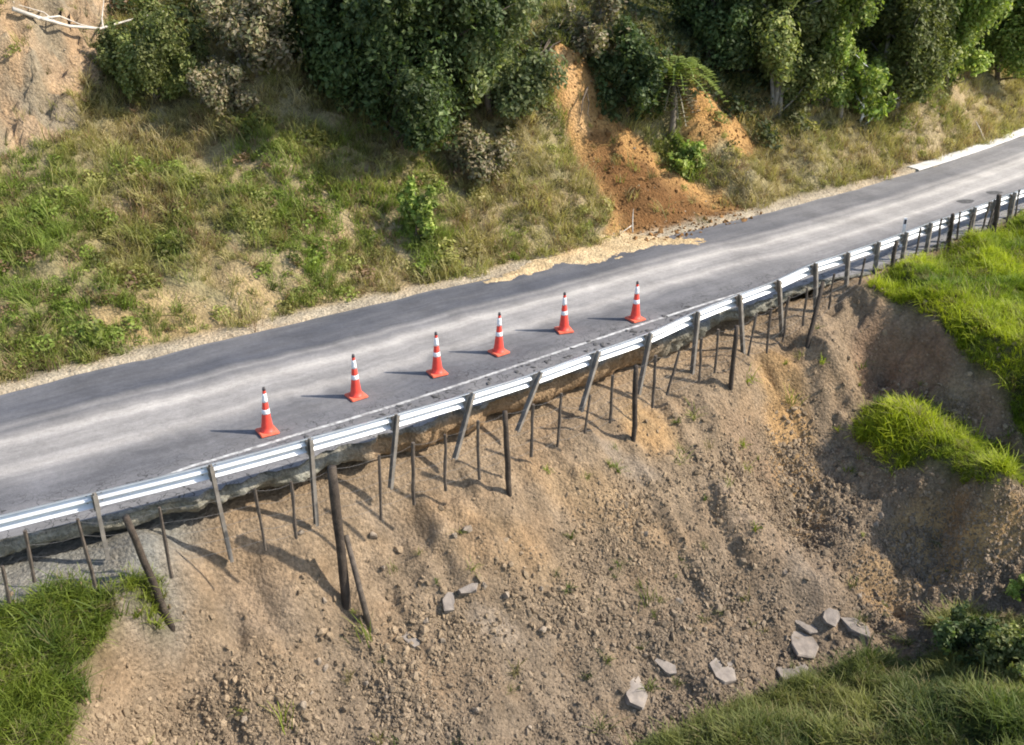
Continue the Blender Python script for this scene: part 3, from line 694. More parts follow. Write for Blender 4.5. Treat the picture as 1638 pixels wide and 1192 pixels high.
# ------------------------------------------------------------------ leaves, trees and shrubs
def leaf_quads(P, N, size, C, aspect=1.9, seed=0):
    r = np.random.default_rng(seed); n = len(P)
    a = np.cross(N, r.normal(size=(n, 3))); a /= np.linalg.norm(a, axis=1, keepdims=True) + 1e-9
    b = np.cross(N, a); s = np.asarray(size)[:, None] * .5
    V = np.stack([P - a * s * aspect, P + b * s + N * s * .25, P + a * s * aspect, P - b * s + N * s * .25], 1).reshape(-1, 3)
    Fq = np.arange(4 * n).reshape(n, 4); return V, Fq, np.repeat(C, 4, 0)
PAL = {'dark': [(.045, .07, .022), (.065, .092, .03), (.105, .13, .05)], 'grey': [(.11, .14, .055), (.155, .18, .07), (.22, .235, .11)],
       'bright': [(.12, .17, .032), (.18, .23, .045), (.26, .29, .08)], 'olive': [(.105, .125, .035), (.15, .17, .05), (.21, .215, .08)], 'brown': [(.19, .15, .09), (.24, .20, .13), (.15, .15, .075)]}
def make_tree(name, label, u, v, wpx, hpx, pal, dens=1.0, bark='bark', leaf=.075, lobes=16, low=.08, seed=0, cat='tree', group='trees and shrubs on the bank', lean=(0, 0), trunks=1):
    r = np.random.default_rng(seed + 500); base = FF.hit(u, v); dep = (base - np.array([0, 0, HC])) @ FW
    w = wpx / FPX * dep; h = hpx / FPX * dep / .95
    root = empty(name, tuple(base)); tag(root, label, cat, group)
    cen = []; 
    lobes = int(lobes * 1.9)
    nb = max(5, lobes // 4)
    for bI in range(nb):
        zt = low + .15 + (1.0 - low - .15) * ((bI + r.uniform(.1, .9)) / nb); q = bI * 2.4 + r.uniform(-.6, .6)
        rr = math.sqrt(max(.10, 1 - ((zt - .5) / .62) ** 2)) * .5 * w * r.uniform(.65, 1.12)
        for m_i in range(4):
            f_ = .35 + .22 * m_i + r.uniform(-.08, .08); zz = (zt - (1 - f_) * .28) * h + r.normal() * .03 * h
            cen.append((rr * f_ * math.cos(q) + r.normal() * .05 * w + lean[0] * zz, rr * f_ * math.sin(q) * .9 + r.normal() * .05 * w + lean[1] * zz, max(zz, low * h), w * r.uniform(.085, .19) * (1.15 - .35 * f_)))
    Ps = []; Ns = []; Cs = []; Sz = []
    pc = np.array(PAL[pal])
    for (x, y, z, R) in cen:
        nl = int(dens * 1500 * (R ** 2) * 2.2 * (.11 / leaf) ** 2); nl = max(110, min(nl, 1700))
        nrm = r.normal(size=(nl, 3)); nrm /= np.linalg.norm(nrm, axis=1, keepdims=True)
        st = r.uniform(.7, 1.4, 3) * np.array([1, 1, 1.3]); rad = R * (1.25 - .9 * r.random(nl) ** 1.2)[:, None]
        lump = 1 + .35 * vnoise(nrm[:, 0] * 3 + x, nrm[:, 1] * 3 + nrm[:, 2] * 2 + y, 7)[:, None] * 2
        p = np.array([x, y, z]) + nrm * rad * lump * st
        k3 = vnoise(p[:, 0] * 2.6 + p[:, 2] * 1.1, p[:, 1] * 2.6 + p[:, 2] * 1.7, 17) + .6 * vnoise(p[:, 0] * 6 + p[:, 2] * 3, p[:, 1] * 6 - p[:, 2] * 4, 19)
        keep = (p[:, 2] > .03 * h) & (k3 > -.16)
        n2 = nrm * .7 + r.normal(size=(nl, 3)) * .55 + np.array([0, 0, .35]); n2 /= np.linalg.norm(n2, axis=1, keepdims=True)
        cc = 1.3 * pc[r.integers(0, 3, nl)] * (r.uniform(.6, 1.4)) * r.uniform(.75, 1.25, (nl, 1))
        Ps.append(p[keep]); Ns.append(n2[keep]); Cs.append(cc[keep]); Sz.append((leaf * r.uniform(.45, 1.6, nl))[keep])
    P_, N_, C_, S_ = map(np.concatenate, (Ps, Ns, Cs, Sz))
    V, Fq, Cv = leaf_quads(P_, N_, S_, C_, 1.7, seed)
    me = np_mesh(name + '_crown', V, Fq, False); set_col(me, Cv); obj('crown', me, M['leaf'], root)
    parts = []
    tr = max(.035, w * .028)
    for k in range(trunks):
        ox, oy = (0, 0) if trunks == 1 else (r.uniform(-.25, .25) * w * .5, r.uniform(-.15, .15) * w * .5)
        pts = [(ox + lean[0] * q * h + r.normal() * .02 * w, oy + lean[1] * q * h + r.normal() * .02 * w, q * h - .15) for q in np.linspace(0, .8, 7)]
        parts.append(tube(pts, [tr * (1 - .75 * q) for q in np.linspace(0, 1, 7)], 8))
    for (x, y, z, R) in cen[3::4] + cen[1::4]:
        z0 = max(0.05, z - R * 1.2 - .1 * h); s = np.array([lean[0] * z0, lean[1] * z0, z0]); e = np.array([x, y, z])
        parts.append(tube([s, (s + e) / 2 + np.array([0, 0, -.06 * h * .3]), e, e + (e - s) * .3], [tr * .45, tr * .33, tr * .22, tr * .08], 5))
    vv, ff = join(parts); obj('trunk', mesh(name + '_trunk', vv, ff), M[bark], root); return root
T = make_tree
T('rounded_shrub', 'round dark green shrub just below the dead branch', 245, 165, 140, 135, 'olive', 1.0, leaf=.05, low=.12, seed=1, cat='shrub')
T('low_shrub', 'low brownish shrub right of the round shrub', 352, 180, 90, 70, 'brown', .9, leaf=.05, seed=2, cat='shrub')
T('scrubby_shrub', 'grey brown twiggy shrub at the top, left of the dark trees', 395, 112, 150, 125, 'brown', .45, 'twig', leaf=.07, seed=3, cat='shrub', trunks=3)
T('dense_tree', 'dense dark tree with low crown, left of the big dark pair', 530, 150, 170, 230, 'dark', 1.0, seed=4)
T('dense_tree', 'largest dark tree, its crown hanging low over the bank', 640, 235, 260, 300, 'dark', 1.0, seed=5, lobes=24, low=.05)
T('dense_tree', 'grey green tree between the largest dark tree and the orange slip', 785, 190, 190, 260, 'grey', .9, seed=6, lobes=20)
T('dense_tree', 'dark tree high behind the grey green tree', 700, 90, 200, 180, 'dark', .9, seed=7)
T('scrubby_shrub', 'grey leafless looking shrub hanging above the orange slip', 955, 120, 95, 130, 'brown', .5, 'twig', leaf=.07, seed=8, cat='shrub', trunks=3)
T('dark_bush', 'dark bush right of the orange slip, left of the tree fern', 1005, 195, 120, 130, 'dark', 1.0, seed=9, cat='shrub', low=.05)
T('dense_tree', 'dark green tree in shade above the second slip', 1130, 110, 170, 190, 'dark', 1.0, seed=10)
T('slender_tree', 'olive tree with pale stems above the road, right of the shaded tree', 1245, 185, 150, 270, 'olive', .8, 'palebark', seed=11, lobes=20, trunks=4, low=.10)
T('slender_tree', 'tall olive tree left of the white stemmed sapling', 1325, 180, 140, 280, 'bright', .9, 'palebark', seed=12, lobes=20, trunks=3, low=.08)
T('slender_tree', 'broad green tree behind and right of the sapling', 1425, 165, 160, 260, 'olive', .9, 'palebark', seed=13, lobes=20, trunks=3, low=.08)
T('bright_tree', 'bright green tree near the right end of the bank', 1510, 140, 150, 240, 'bright', .95, seed=14, lobes=20)
T('bright_tree', 'yellow green tree at the right end of the bank', 1595, 130, 150, 230, 'bright', .95, seed=15, lobes=20)
T('bright_tree', 'green tree cut by the right edge of the photo', 1680, 120, 150, 220, 'olive', .9, seed=16)
T('dense_tree', 'dark tree in the gap between the slender olive trees', 1290, 90, 150, 170, 'dark', .9, seed=17)
T('dense_tree', 'dark tree behind the broad green tree', 1390, 80, 150, 170, 'dark', .9, seed=18)
T('dense_tree', 'dark tree behind the bright trees at right', 1560, 70, 170, 150, 'dark', .9, seed=19)
T('sapling', 'small sapling with a white stem at the foot of the trees', 1378, 206, 95, 115, 'bright', .55, 'white', leaf=.10, lobes=9, low=.2, seed=20, cat='sapling')
T('verge_shrub', 'small bright leafy shrub on the left bank', 668, 385, 60, 90, 'bright', 1.0, leaf=.07, low=.02, seed=21, cat='shrub')
T('verge_shrub', 'bright green low shrub at the side of the orange debris', 1092, 278, 62, 46, 'bright', 1.1, leaf=.07, low=.02, seed=22, cat='shrub')
T('bracken_clump', 'reddish brown bracken clump on the bank above the cones', 770, 285, 110, 60, 'brown', .8, 'twig', leaf=.07, low=.02, seed=23, cat='shrub')
def near_bush(name, label, u, v, wpx, hpx, pal, seed):
    global FF
    k = FF; FF = NF; o = T(name, label, u, v, wpx, hpx, pal, 1.0, leaf=.055, low=.02, lobes=14, seed=seed, cat='bush', group='bushes at the foot of the slip'); FF = k; return o
near_bush('gully_bush', 'dark green bush at the foot of the slip, lower right', 1545, 1050, 110, 60, 'dark', 31)
near_bush('gully_bush', 'green bush cut by the right edge, lower right corner', 1625, 1075, 110, 80, 'olive', 32)
near_bush('gully_bush', 'small bush on the right edge above the lower corner', 1640, 960, 50, 55, 'bright', 33)

# tree fern
b0 = FF.hit(1073, 232); dep = (b0 - np.array([0, 0, HC])) @ FW; hf = 110 / FPX * dep
tf = empty('tree_fern', tuple(b0)); tag(tf, 'tree fern with a grey trunk and pale arching fronds beside the orange slip', 'tree fern', 'trees and shrubs on the bank')
v, f = tube([(0, 0, -.2), (.02, 0, hf * .4), (-.03, .02, hf * .8), (-.05, 0, hf)], [.10, .085, .08, .075], 10); obj('trunk', mesh('fern_trunk', v, f), M['twig'], tf)
for k in range(34):
    q = k * 2.399; dry = k >= 22; el = (.35 + .9 * (k % 6) / 6) if not dry else -.5 - .12 * (k % 4); L = (1.6 + .4 * random.random()) * (.62 if dry else 1); P_ = []; N_ = []; S_ = []
    for i in range(1, 15):
        s = i / 14; rr = L * s * math.cos(el) * (1 - .1 * s); zz = L * (s * math.sin(el) - (.75 if not dry else .35) * s * s)
        c = np.array([rr * math.cos(q) - .05, rr * math.sin(q), hf + zz])
        for sd_ in (-1, 1):
            off = np.array([-math.sin(q), math.cos(q), 0]) * sd_ * .14 * math.sin(math.pi * min(1, s * .9 + .12))
            P_.append(c + off); N_.append(np.array([-.2 * math.cos(q), -.2 * math.sin(q), 1])); S_.append(.16)
    C_ = np.array([(.24, .21, .15) if dry else (.22, .27, .07)] * len(P_)) * np.random.default_rng(k).uniform(.7, 1.3, (len(P_), 1))
    N_ = np.array(N_); N_ /= np.linalg.norm(N_, axis=1, keepdims=True)
    V, Fq, Cv = leaf_quads(np.array(P_), N_, np.array(S_), C_, 1.5, k)
    mid = (np.array(P_)[0::2] + np.array(P_)[1::2]) / 2; mid = np.r_[[(-.05, 0, hf)], mid]; nm = len(mid); sd2 = np.array([-math.sin(q), math.cos(q), 0]) * .02; b4 = len(V)
    V = np.r_[V, mid - sd2, mid + sd2]; Fq = np.r_[Fq, [(b4 + i, b4 + i + 1, b4 + nm + i + 1, b4 + nm + i) for i in range(nm - 1)]]; Cv = np.r_[Cv, np.tile(C_[:1], (2 * nm, 1))]
    me = np_mesh('frond', V, Fq, False); set_col(me, Cv); obj('frond', me, M['leaf'], tf)

# bare branches, roots, dead branch, sticks
def branchy(name, label, cat, lines, m, fld=None, lift=.12, r0=.05):
    root = None
    for ln in lines:
        pts = []
        for (u, v, dz) in ln['p']:
            h = (fld or FF).hit(u, v); d = ray(u, v); d = d / np.linalg.norm(d); pts.append(h - d * (lift + dz))
        if root is None: root = empty(name, tuple(pts[0])); tag(root, label, cat); O = pts[0]
        rr = np.linspace(ln.get('r', r0), ln.get('r', r0) * .3, len(pts))
        v, f = tube([p - O for p in pts], rr, 7); obj(ln.get('n', 'branch'), mesh('branch', v, f), m, root)
    return root
branchy('dead_branch', 'bleached dead branch lying across the bare bank, top left', 'branch', [
 {'p': [(20,14,.1),(60,28,.2),(110,42,.25),(160,46,.5),(205,33,.9),(262,18,1.5)], 'r': .055, 'n': 'limb'},
 {'p': [(60,30,.2),(95,26,.2),(130,40,.2),(165,46,.2)], 'r': .03}, {'p': [(165,46,.25),(163,30,.2),(166,0,.2)], 'r': .03}, {'p': [(90,36,.2),(70,20,.2),(30,8,.2)], 'r': .025}], M['deadwood'])
branchy('bare_shrub', 'leafless dark shrub leaning out at the top of the orange slip', 'shrub', [
 {'p': [(838,122,.1),(858,98,.5),(880,66,.8),(902,30,1.0)], 'r': .05, 'n': 'stem'}, {'p': [(850,108,.3),(872,88,.6),(893,62,.8),(915,40,.9)], 'r': .035},
 {'p': [(846,112,.3),(862,82,.6),(872,50,.8),(880,10,1.0)], 'r': .035}, {'p': [(866,86,.6),(884,72,.7),(905,62,.8)], 'r': .02}, {'p': [(870,78,.6),(888,45,.8),(892,15,.9)], 'r': .02}], M['bark'])
branchy('hanging_root', 'dark roots dangling down the bare orange face', 'root', [
 {'p': [(940,140,.15),(932,160,.25),(930,178,.25),(926,198,.2)], 'r': .03, 'n': 'root'}, {'p': [(938,145,.1),(942,165,.2),(940,182,.2),(946,196,.2)], 'r': .022, 'n': 'root'}], M['bark'])
branchy('pale_stick', 'forked pale stick standing in the orange debris by the road', 'stick', [
 {'p': [(1012,372,.0),(1012,352,.15),(1013,334,.3)], 'r': .022, 'n': 'stem'}, {'p': [(1012,360,.1),(1003,366,.1),(996,371,.1)], 'r': .02}], M['deadwood'])
branchy('pale_stick', 'bent pale stick in dry grass beside the far right kerb', 'stick', [{'p': [(1574,224,.05),(1568,208,.2),(1561,194,.35)], 'r': .04, 'n': 'stem'}], M['deadwood'])

# ------------------------------------------------------------------ asphalt slabs and rocks on the slip
def slab_mesh(seed, w, d, th):
    r = np.random.default_rng(seed); n = int(r.integers(6, 9)); q = np.sort((np.arange(n) + r.uniform(-.35, .35, n)) / n * 2 * math.pi)
    rad = r.uniform(.86, 1.06, n) / np.maximum(np.abs(np.cos(q)), np.abs(np.sin(q))) ** .55; P2 = np.stack([np.cos(q) * rad * w / 2, np.sin(q) * rad * d / 2], 1)
    V = []; 
    for z, s in ((0, .95), (th * .4, 1.0), (th * .93, 1.0), (th, .975)):
        for p in P2: V.append((p[0] * s + r.normal() * .012, p[1] * s + r.normal() * .012, z + r.normal() * .008))
    Fc = [(k * n + j, k * n + (j + 1) % n, (k + 1) * n + (j + 1) % n, (k + 1) * n + j) for k in range(3) for j in range(n)]
    Fc += [tuple(range(n))[::-1], tuple(range(3 * n, 4 * n))]
    return mesh('slab', V, Fc, False)
SL = [(1018,1108,40,54,.1,'squarish pale asphalt slab at the bottom, leftmost of the flat slabs'),(1158,1074,50,44,.5,'pale slab between the squarish slab and the overlapping pair'),
 (1285,1034,46,56,.14,'upper of the two overlapping slabs above the lower grass'),(1270,1078,66,38,.3,'lower of the two overlapping slabs, bluish grey'),
 (1328,990,30,26,-.2,'small pale slab up right of the overlapping slabs'),(1368,1008,62,22,-.55,'tilted dark edged slab, rightmost on the slip floor'),(1287,1003,44,12,-.5,'thin slab wedged above the overlapping pair'),
 (716,966,22,30,.1,'small upright slab chunk left of the slip centre'),(750,946,36,12,.5,'narrow raised slab chunk, highest on the slip face'),(655,1026,40,14,-.5,'slab edge lying below the tall strainer post'),
 (1065,1070,44,16,-.4,'slab fragment just above the squarish slab')]
for i, (u, v, wp, hp, rot, lb) in enumerate(SL):
    p = NF.hit(u, v); n = NF.normal(p[0], p[1], .25); dep = (p - np.array([0, 0, HC])) @ FW
    o = obj('asphalt_slab', slab_mesh(700 + i, wp / FPX * dep, hp / FPX * dep * 1.15, .12 + .03 * (i % 3)), M['slab'], None, p - n * .075)
    nv = Vector(n); nv = (nv * .75 + Vector((.12, .05, .45))).normalized()
    o.rotation_mode = 'QUATERNION'; o.rotation_quaternion = Vector((0, 0, 1)).rotation_difference(nv) @ Quaternion((0, 0, 1), rot)
    tag(o, lb, 'slab', 'broken asphalt slabs on the slip floor')
def rock_mat():
    m, nt, b = nodes('clod'); a = add(nt, 'ShaderNodeAttribute', attribute_name='tint'); a.attribute_type = 'INSTANCER'
    tc = add(nt, 'ShaderNodeTexCoord').outputs['Object']
    c = mixc(nt, .7, a.outputs['Color'], ramp(nt, noise(nt, tc, 4, 5, .7), [(.3, .7), (.7, 1.2)]), 'MULTIPLY'); nt.links.new(c, b.inputs['Base Color']); b.inputs['Roughness'].default_value = .95
    b.inputs['Specular IOR Level'].default_value = .15; bump(nt, b, noise(nt, tc, 8, 5, .7), .6, .05); return m
M['clod'] = rock_mat()
M['rock'] = plain('tan rock', (.27, .215, .16), .95, var=.3, scale=3, bmp=.6, bscale=14, spec=.15)
rks = [rock_mesh('rock', 900 + k, 2, (1, .8, .65)) for k in range(6)]
for q in rks: q.materials.append(M['rock'])
rr_ = random.Random(21); k = 0
while k < 34:
    u = rr_.uniform(330, 1420); v = rr_.uniform(800, 1180)
    if v > 1170 - max(0, (u - 1000)) * .35: continue
    p = NF.hit(u, v)
    o = obj('rock', rks[k % 6], None, None, tuple(p + np.array([0, 0, .03]))); s = rr_.choice([.12, .14, .16, .18, .2, .24]); o.scale = (s, s, s * .9)
    o.rotation_euler = (rr_.uniform(0, 6), rr_.uniform(0, 6), rr_.uniform(0, 6)); k += 1
    tag(o, 'loose tan rock lying in the rubble of the slip', 'rock', 'loose rocks in the slip rubble')

# ------------------------------------------------------------------ scattered ground cover (stuff)
def src_collection(name, meshes, m):
    c = bpy.data.collections.new(name)
    for i, me in enumerate(meshes):
        if len(me.materials) == 0: me.materials.append(m)
        o = bpy.data.objects.new('%s_%02d' % (name, i), me); c.objects.link(o)
    return c
def scatter_obj(name, P, rot, scl, idx, tint, coll, label, cat):
    me = bpy.data.meshes.new(name); n = len(P)
    me.vertices.add(n); me.vertices.foreach_set('co', np.ascontiguousarray(P, np.float32).ravel())
    a = me.attributes.new('rot', 'FLOAT_VECTOR', 'POINT'); a.data.foreach_set('vector', np.ascontiguousarray(rot, np.float32).ravel())
    a = me.attributes.new('scl', 'FLOAT_VECTOR', 'POINT'); a.data.foreach_set('vector', np.ascontiguousarray(scl, np.float32).ravel())
    a = me.attributes.new('idx', 'INT', 'POINT'); a.data.foreach_set('value', np.ascontiguousarray(idx, np.int32))
    set_col(me, tint, 'POINT', 'tint')
    o = obj(name, me); tag(o, label, cat, kind='stuff')
    nt = bpy.data.node_groups.new(name + '_scatter', 'GeometryNodeTree')
    nt.interface.new_socket('Geometry', in_out='INPUT', socket_type='NodeSocketGeometry'); nt.interface.new_socket('Geometry', in_out='OUTPUT', socket_type='NodeSocketGeometry')
    gi = nt.nodes.new('NodeGroupInput'); go = nt.nodes.new('NodeGroupOutput')
    ci = nt.nodes.new('GeometryNodeCollectionInfo'); ci.inputs[0].default_value = coll; ci.inputs[1].default_value = True; ci.inputs[2].default_value = True
    ip = nt.nodes.new('GeometryNodeInstanceOnPoints'); ip.inputs['Pick Instance'].default_value = True
    def na(nm, ty):
        q = nt.nodes.new('GeometryNodeInputNamedAttribute'); q.data_type = ty; q.inputs[0].default_value = nm
        return [s for s in q.outputs if s.enabled and s.name == 'Attribute'][0]
    er = nt.nodes.new('FunctionNodeEulerToRotation'); nt.links.new(na('rot', 'FLOAT_VECTOR'), er.inputs[0])
    nt.links.new(gi.outputs[0], ip.inputs['Points']); nt.links.new(ci.outputs[0], ip.inputs['Instance'])
    nt.links.new(na('idx', 'INT'), ip.inputs['Instance Index']); nt.links.new(er.outputs[0], ip.inputs['Rotation']); nt.links.new(na('scl', 'FLOAT_VECTOR'), ip.inputs['Scale'])
    nt.links.new(ip.outputs[0], go.inputs[0])
    md = o.modifiers.new('scatter', 'NODES'); md.node_group = nt; return o
def tuft(seed, n, L, spread, droop, width, base_c=.55):
    r = np.random.default_rng(seed); V = []; Fc = []; C = []
    for k in range(n):
        q = r.uniform(0, 6.28); d = np.array([math.cos(q), math.sin(q), 0]); s = np.array([-d[1], d[0], 0]); l = L * r.uniform(.6, 1.15); sp_ = spread * r.uniform(.3, 1.3); o = np.array([r.normal() * .05, r.normal() * .05, -.02]) * L / .3
        b = len(V); dr = droop * r.uniform(.5, 1.3)
        for t in (0, .45, .8, 1):
            c = o + d * l * sp_ * (t ** 1.4) + np.array([0, 0, l * (t - dr * t * t)]); w = width * (1 - t) ** .6 * .5 + (.001 if t == 1 else 0)
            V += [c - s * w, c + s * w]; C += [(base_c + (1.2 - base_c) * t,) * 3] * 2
        Fc += [(b + 2 * j, b + 2 * j + 1, b + 2 * j + 3, b + 2 * j + 2) for j in range(3)]
    me = mesh('tuft', V, Fc, True); set_col(me, C); return me
def weed(seed, n, R, size):
    r = np.random.default_rng(seed); nr = r.normal(size=(n, 3)); nr[:, 2] = np.abs(nr[:, 2]); nr /= np.linalg.norm(nr, axis=1, keepdims=True)
    P = nr * R * r.uniform(.45, 1.05, (n, 1)) * np.array([1, 1, .8]); N = nr * .6 + r.normal(size=(n, 3)) * .5 + np.array([0, 0, .4]); N /= np.linalg.norm(N, axis=1, keepdims=True)
    V, Fq, C = leaf_quads(P, N, size * r.uniform(.6, 1.4, n), np.repeat(r.uniform(.65, 1.2, (n, 1)), 3, 1), 1.6, seed)
    me = np_mesh('weed', V, Fq, False); set_col(me, C); return me
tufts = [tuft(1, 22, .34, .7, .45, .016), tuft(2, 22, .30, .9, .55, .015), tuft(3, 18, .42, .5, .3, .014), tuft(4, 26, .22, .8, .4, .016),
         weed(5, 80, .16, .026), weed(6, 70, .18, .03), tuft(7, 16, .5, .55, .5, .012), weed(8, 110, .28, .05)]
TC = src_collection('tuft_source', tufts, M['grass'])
clods = [rock_mesh('clod', 950 + k, 1, (1, .85, .7)) for k in range(8)]
CCOL = src_collection('clod_source', clods, M['clod'])
def sample(fld, n, dens, x0, x1, y0, y1, seed, mu=170):
    r = np.random.default_rng(seed); x = r.uniform(x0, x1, n); y = r.uniform(y0, y1, n); z = fld.z(x, y)
    u, v, _ = proj(np.stack([x, y, z], 1)); ok = (u > -mu) & (u < 1638 + mu) & (v > -mu) & (v < 1192 + mu)
    x, y, z, u, v = x[ok], y[ok], z[ok], u[ok], v[ok]
    k = r.random(len(x)) < dens(x, y); return np.stack([x, y, z], 1)[k], r
turf_f = Field(NX, NY, turf); bare_f = Field(GX, GY, np.maximum(bare, 0))
def tilt(fld, P, r, k=.5):
    n = fld.normal(P[:, 0], P[:, 1], .3); yaw = r.uniform(0, 6.28, len(P))
    return np.stack([-n[:, 1] * k + r.normal(size=len(P)) * .12, n[:, 0] * k + r.normal(size=len(P)) * .12, yaw], 1)

# lush turf on the valley side
P, r = sample(NF, 230000, lambda x, y: np.clip(sstep(.35, .8, turf_f.z(x, y) + .5 * fbm(x * 1.8, y * 1.8, 201, 4)) * .8 + .006 * (d_out(x, y) > .6), 0, 1), -14, 24, 7, 34, 61)
rot = np.stack([r.normal(size=len(P)) * .2, r.normal(size=len(P)) * .2, r.uniform(0, 6.28, len(P))], 1)
s = r.uniform(.55, 1.2, len(P)) * (1 + .7 * fbm(P[:, 0] * .9, P[:, 1] * .9, 205, 3)); s = np.clip(s * r.lognormal(0, .22, len(P)), .3, 1.7)
nz = fbm(P[:, 0] * .8, P[:, 1] * .8, 203, 4); tn = np.clip(.5 + nz * 1.1 + r.normal(size=len(P)) * .14, 0, 1)
right = sstep(3.5, 6.5, P[:, 0]) * sstep(-3.2, -2.4, P[:, 2])
lo = lerp(lerp(np.broadcast_to(colr(.085, .13, .022), (len(P), 3)), colr(.12, .19, .016), right), colr(.085, .115, .03), sstep(-3.2, -3.8, P[:, 2]))
hi = lerp(lerp(np.broadcast_to(colr(.29, .33, .045), (len(P), 3)), colr(.46, .50, .035), right), colr(.26, .26, .075), sstep(-3.2, -3.8, P[:, 2]))
tint = lerp(lo, hi, tn)
dead = r.random(len(P)) < .11; tint[dead] = colr(.26, .22, .10)
idx = r.choice([0, 1, 2, 3, 3, 1], len(P)); print('turf', len(P))
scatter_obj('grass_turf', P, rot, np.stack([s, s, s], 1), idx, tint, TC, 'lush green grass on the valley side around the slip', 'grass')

# mixed rank grass and weeds on the far bank
def bank_d(x, y):
    d = d_far(x, y); e = sstep(.3, .85, d + .5 * fbm(x * 1.5, y * 1.5, 211, 3)); b = 1 - sstep(.3, .6, bare_f.z(x, y) * np.where(x < -5, .75, 1) + np.where(x < -5, .6, .25) * fbm(x * 1.5, y * 1.5, 213, 3))
    p = sstep(-.42, .02, fbm(x * 1.1, y * 1.1, 215, 4)) * .75 + .25
    return e * (b * p + .05)
P, r = sample(FF, 150000, bank_d, -20, 32, 17, 52, 62)
Cb = [FF.hit(u, v)[:2] for u, v in ((668, 340), (60, 420), (1090, 262), (420, 300), (500, 330))]
green = np.zeros(len(P))
for (cx, cy), rd, a in zip(Cb, (.8, 2.2, .8, 1.8, 1.4), (1, .8, 1, .5, .6)): green = np.maximum(green, a * np.exp(-((P[:, 0] - cx) ** 2 + (P[:, 1] - cy) ** 2) / (2 * rd * rd) * 1.3))
straw = sstep(-2.5, 1.5, P[:, 0]) * .45
tn = .52 + .95 * fbm(P[:, 0] * .9, P[:, 1] * .9, 221, 4) + r.normal(size=len(P)) * .16
g = np.clip(tn - .10 + green * .65 - straw * .25, 0, 1)
A = colr(.36, .29, .155); B = colr(.27, .245, .09); G = colr(.165, .21, .042)
tint = np.where((g < .5)[:, None], lerp(np.broadcast_to(A, (len(P), 3)), B, np.clip(g * 2, 0, 1)), lerp(np.broadcast_to(B, (len(P), 3)), G, np.clip(g * 2 - 1, 0, 1)))
br = (r.random(len(P)) < .08 + .10 * (fbm(P[:, 0] * .7, P[:, 1] * .7, 225, 3) > .22)); tint[br] = colr(.23, .15, .09)
tint *= r.uniform(1.1, 1.8, (len(P), 1))
wd = r.random(len(P)) < .10 + .25 * (g - .5); idx = np.where(wd, r.choice([4, 5, 4, 7], len(P)), r.choice([0, 1, 2, 6, 6], len(P)))
dk = r.random(len(P)) < .15; tint[dk] *= .45
s = r.uniform(.6, 1.45, len(P)) * (1 + .5 * fbm(P[:, 0] * 1.4, P[:, 1] * 1.4, 227, 2)); rot = tilt(FF, P, r, .5); print('bank', len(P))
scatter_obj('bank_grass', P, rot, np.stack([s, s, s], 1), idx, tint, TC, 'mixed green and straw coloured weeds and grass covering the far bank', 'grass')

# shaded undergrowth under and behind the trees
def und(x, y):
    z = FF.z(x, y) - 4.0 * sstep(0, -6, x) * 1 + .0 * x; return sstep(2.2, 3.4, z + 2.2 * sstep(0, -6, x) + 1.1 * sstep(4, 7, x) + fbm(x * .6, y * .6, 231, 3)) * (1 - sstep(.2, .5, bare_f.z(x, y))) * .8
P, r = sample(FF, 26000, und, -20, 34, 22, 60, 63)
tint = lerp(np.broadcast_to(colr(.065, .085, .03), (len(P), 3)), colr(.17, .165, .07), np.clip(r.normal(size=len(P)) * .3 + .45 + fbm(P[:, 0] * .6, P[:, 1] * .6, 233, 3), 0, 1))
s = r.uniform(1.0, 2.4, len(P)); idx = r.choice([4, 5, 7, 7, 6], len(P))
scatter_obj('undergrowth', P, tilt(FF, P, r, .4), np.stack([s, s, s], 1), idx, tint, TC, 'dark leafy undergrowth beneath and behind the trees on the bank', 'undergrowth'); print('under', len(P))

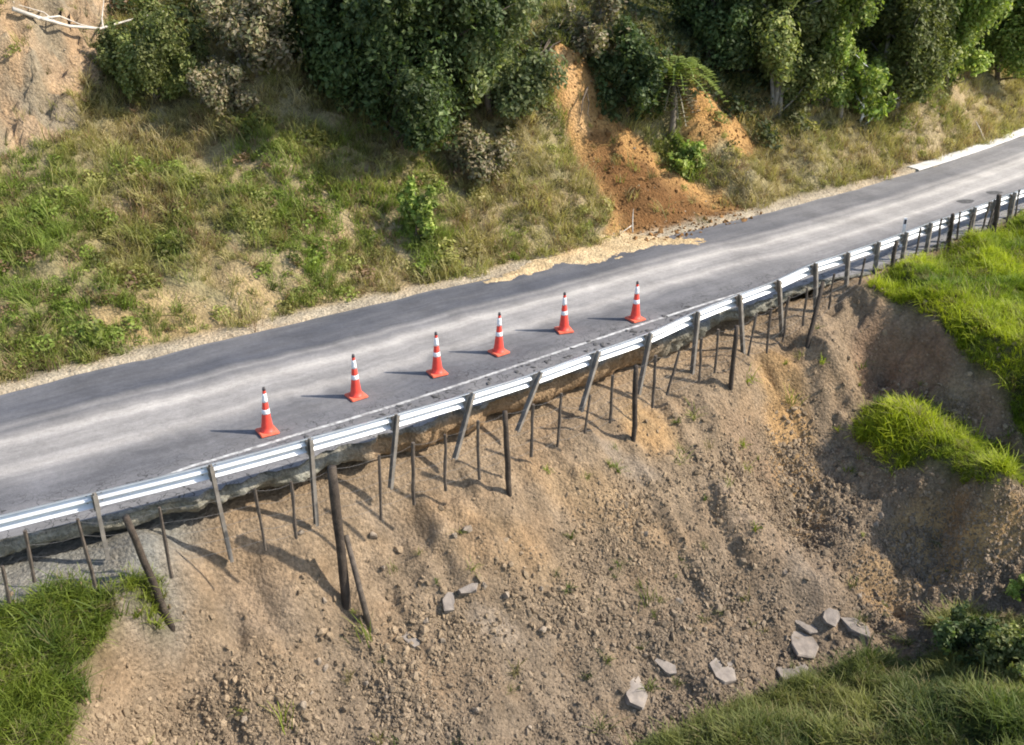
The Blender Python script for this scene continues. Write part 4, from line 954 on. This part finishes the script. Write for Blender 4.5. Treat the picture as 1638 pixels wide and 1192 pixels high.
# rubble on the slip
Xn, Yn = np.meshgrid(NX, NY); lobe_f = Field(NX, NY, np.maximum(ridge, blobs(Xn, Yn, NF, [(1000,745,70,22,.9),(1060,790,60,30,.5),(420,980,70,50,.5),(800,1000,60,30,.6)])))
def rub(x, y):
    d = d_out(x, y); z = NF.z(x, y)
    k = sstep(.9, 2.0, d) * (1 - sstep(.25, .5, turf_f.z(x, y))) * (.2 + .85 * sstep(-1.2, -2.5, z)) * (.25 + .9 * sstep(-.2, .2, fbm(x * .8, y * .8, 241, 4)))
    k = k * (1 - .9 * lobe_f.z(x, y)) * (.35 + 1.1 * sstep(-.08, .22, fbm(x * .45 + 3, y * .45, 247, 3)))
    return np.clip(k, 0, 1) + .02 * (d > .3)
P, r = sample(NF, 560000, rub, -9, 14, 9, 25, 64)
sz = np.clip(r.lognormal(-2.98, .52, len(P)) * (1 + .5 * sstep(-.05, .25, fbm(P[:, 0] * 1.1, P[:, 1] * 1.1, 245, 3))), .02, .24)
tb = lerp(np.broadcast_to(colr(.30, .22, .14), (len(P), 3)), colr(.235, .18, .125), sstep(-2.2, -4.2, P[:, 2])) * r.uniform(.6, 1.25, (len(P), 1))
scatter_obj('rubble', P, r.uniform(0, 6.28, (len(P), 3)), np.stack([sz, sz * r.uniform(.7, 1.2, len(P)), sz * r.uniform(.6, 1, len(P))], 1), r.integers(0, 8, len(P)), tb, CCOL, 'loose stones and clods covering the slip face', 'rubble'); print('rubble', len(P))
# orange clods on the far slip
P, r = sample(FF, 34000, lambda x, y: np.clip(Field(GX, GY, bare_o).z(x, y) - .35, 0, 1) * .9 * (d_far(x, y) > -.25), -4, 16, 22, 40, 65)
sz = np.clip(r.lognormal(-2.6, .55, len(P)), .03, .34)
tb = lerp(np.broadcast_to(colr(.17, .088, .034), (len(P), 3)), colr(.30, .165, .066), r.random(len(P)))
scatter_obj('clay_clods', np.c_[P[:, :2], np.maximum(P[:, 2], 0.0)], r.uniform(0, 6.28, (len(P), 3)), np.stack([sz, sz, sz * .8], 1), r.integers(0, 8, len(P)), tb, CCOL, 'orange clay clods of the small slip on the far bank', 'clods'); print('clay', len(P))
# gravel on the far verge
P, r = sample(FF, 130000, lambda x, y: sstep(.0, .2, d_far(x, y)) * (sstep(1.6, .7, d_far(x, y)) + .22 + .6 * bare_f.z(x, y) * (x < -4)) * (.15 + .5 * (fbm(x * 1.5, y * 1.5, 251, 3) > .1)), -16, 26, 12, 48, 66)
sz = np.clip(r.lognormal(-3.2, .45, len(P)), .02, .12); tb = np.broadcast_to(colr(.40, .33, .24), (len(P), 3)) * r.uniform(.6, 1.25, (len(P), 1))
scatter_obj('verge_gravel', P, r.uniform(0, 6.28, (len(P), 3)), np.stack([sz, sz, sz * .7], 1), r.integers(0, 8, len(P)), tb, CCOL, 'pale gravel along the far verge of the road', 'gravel'); print('gravel', len(P))
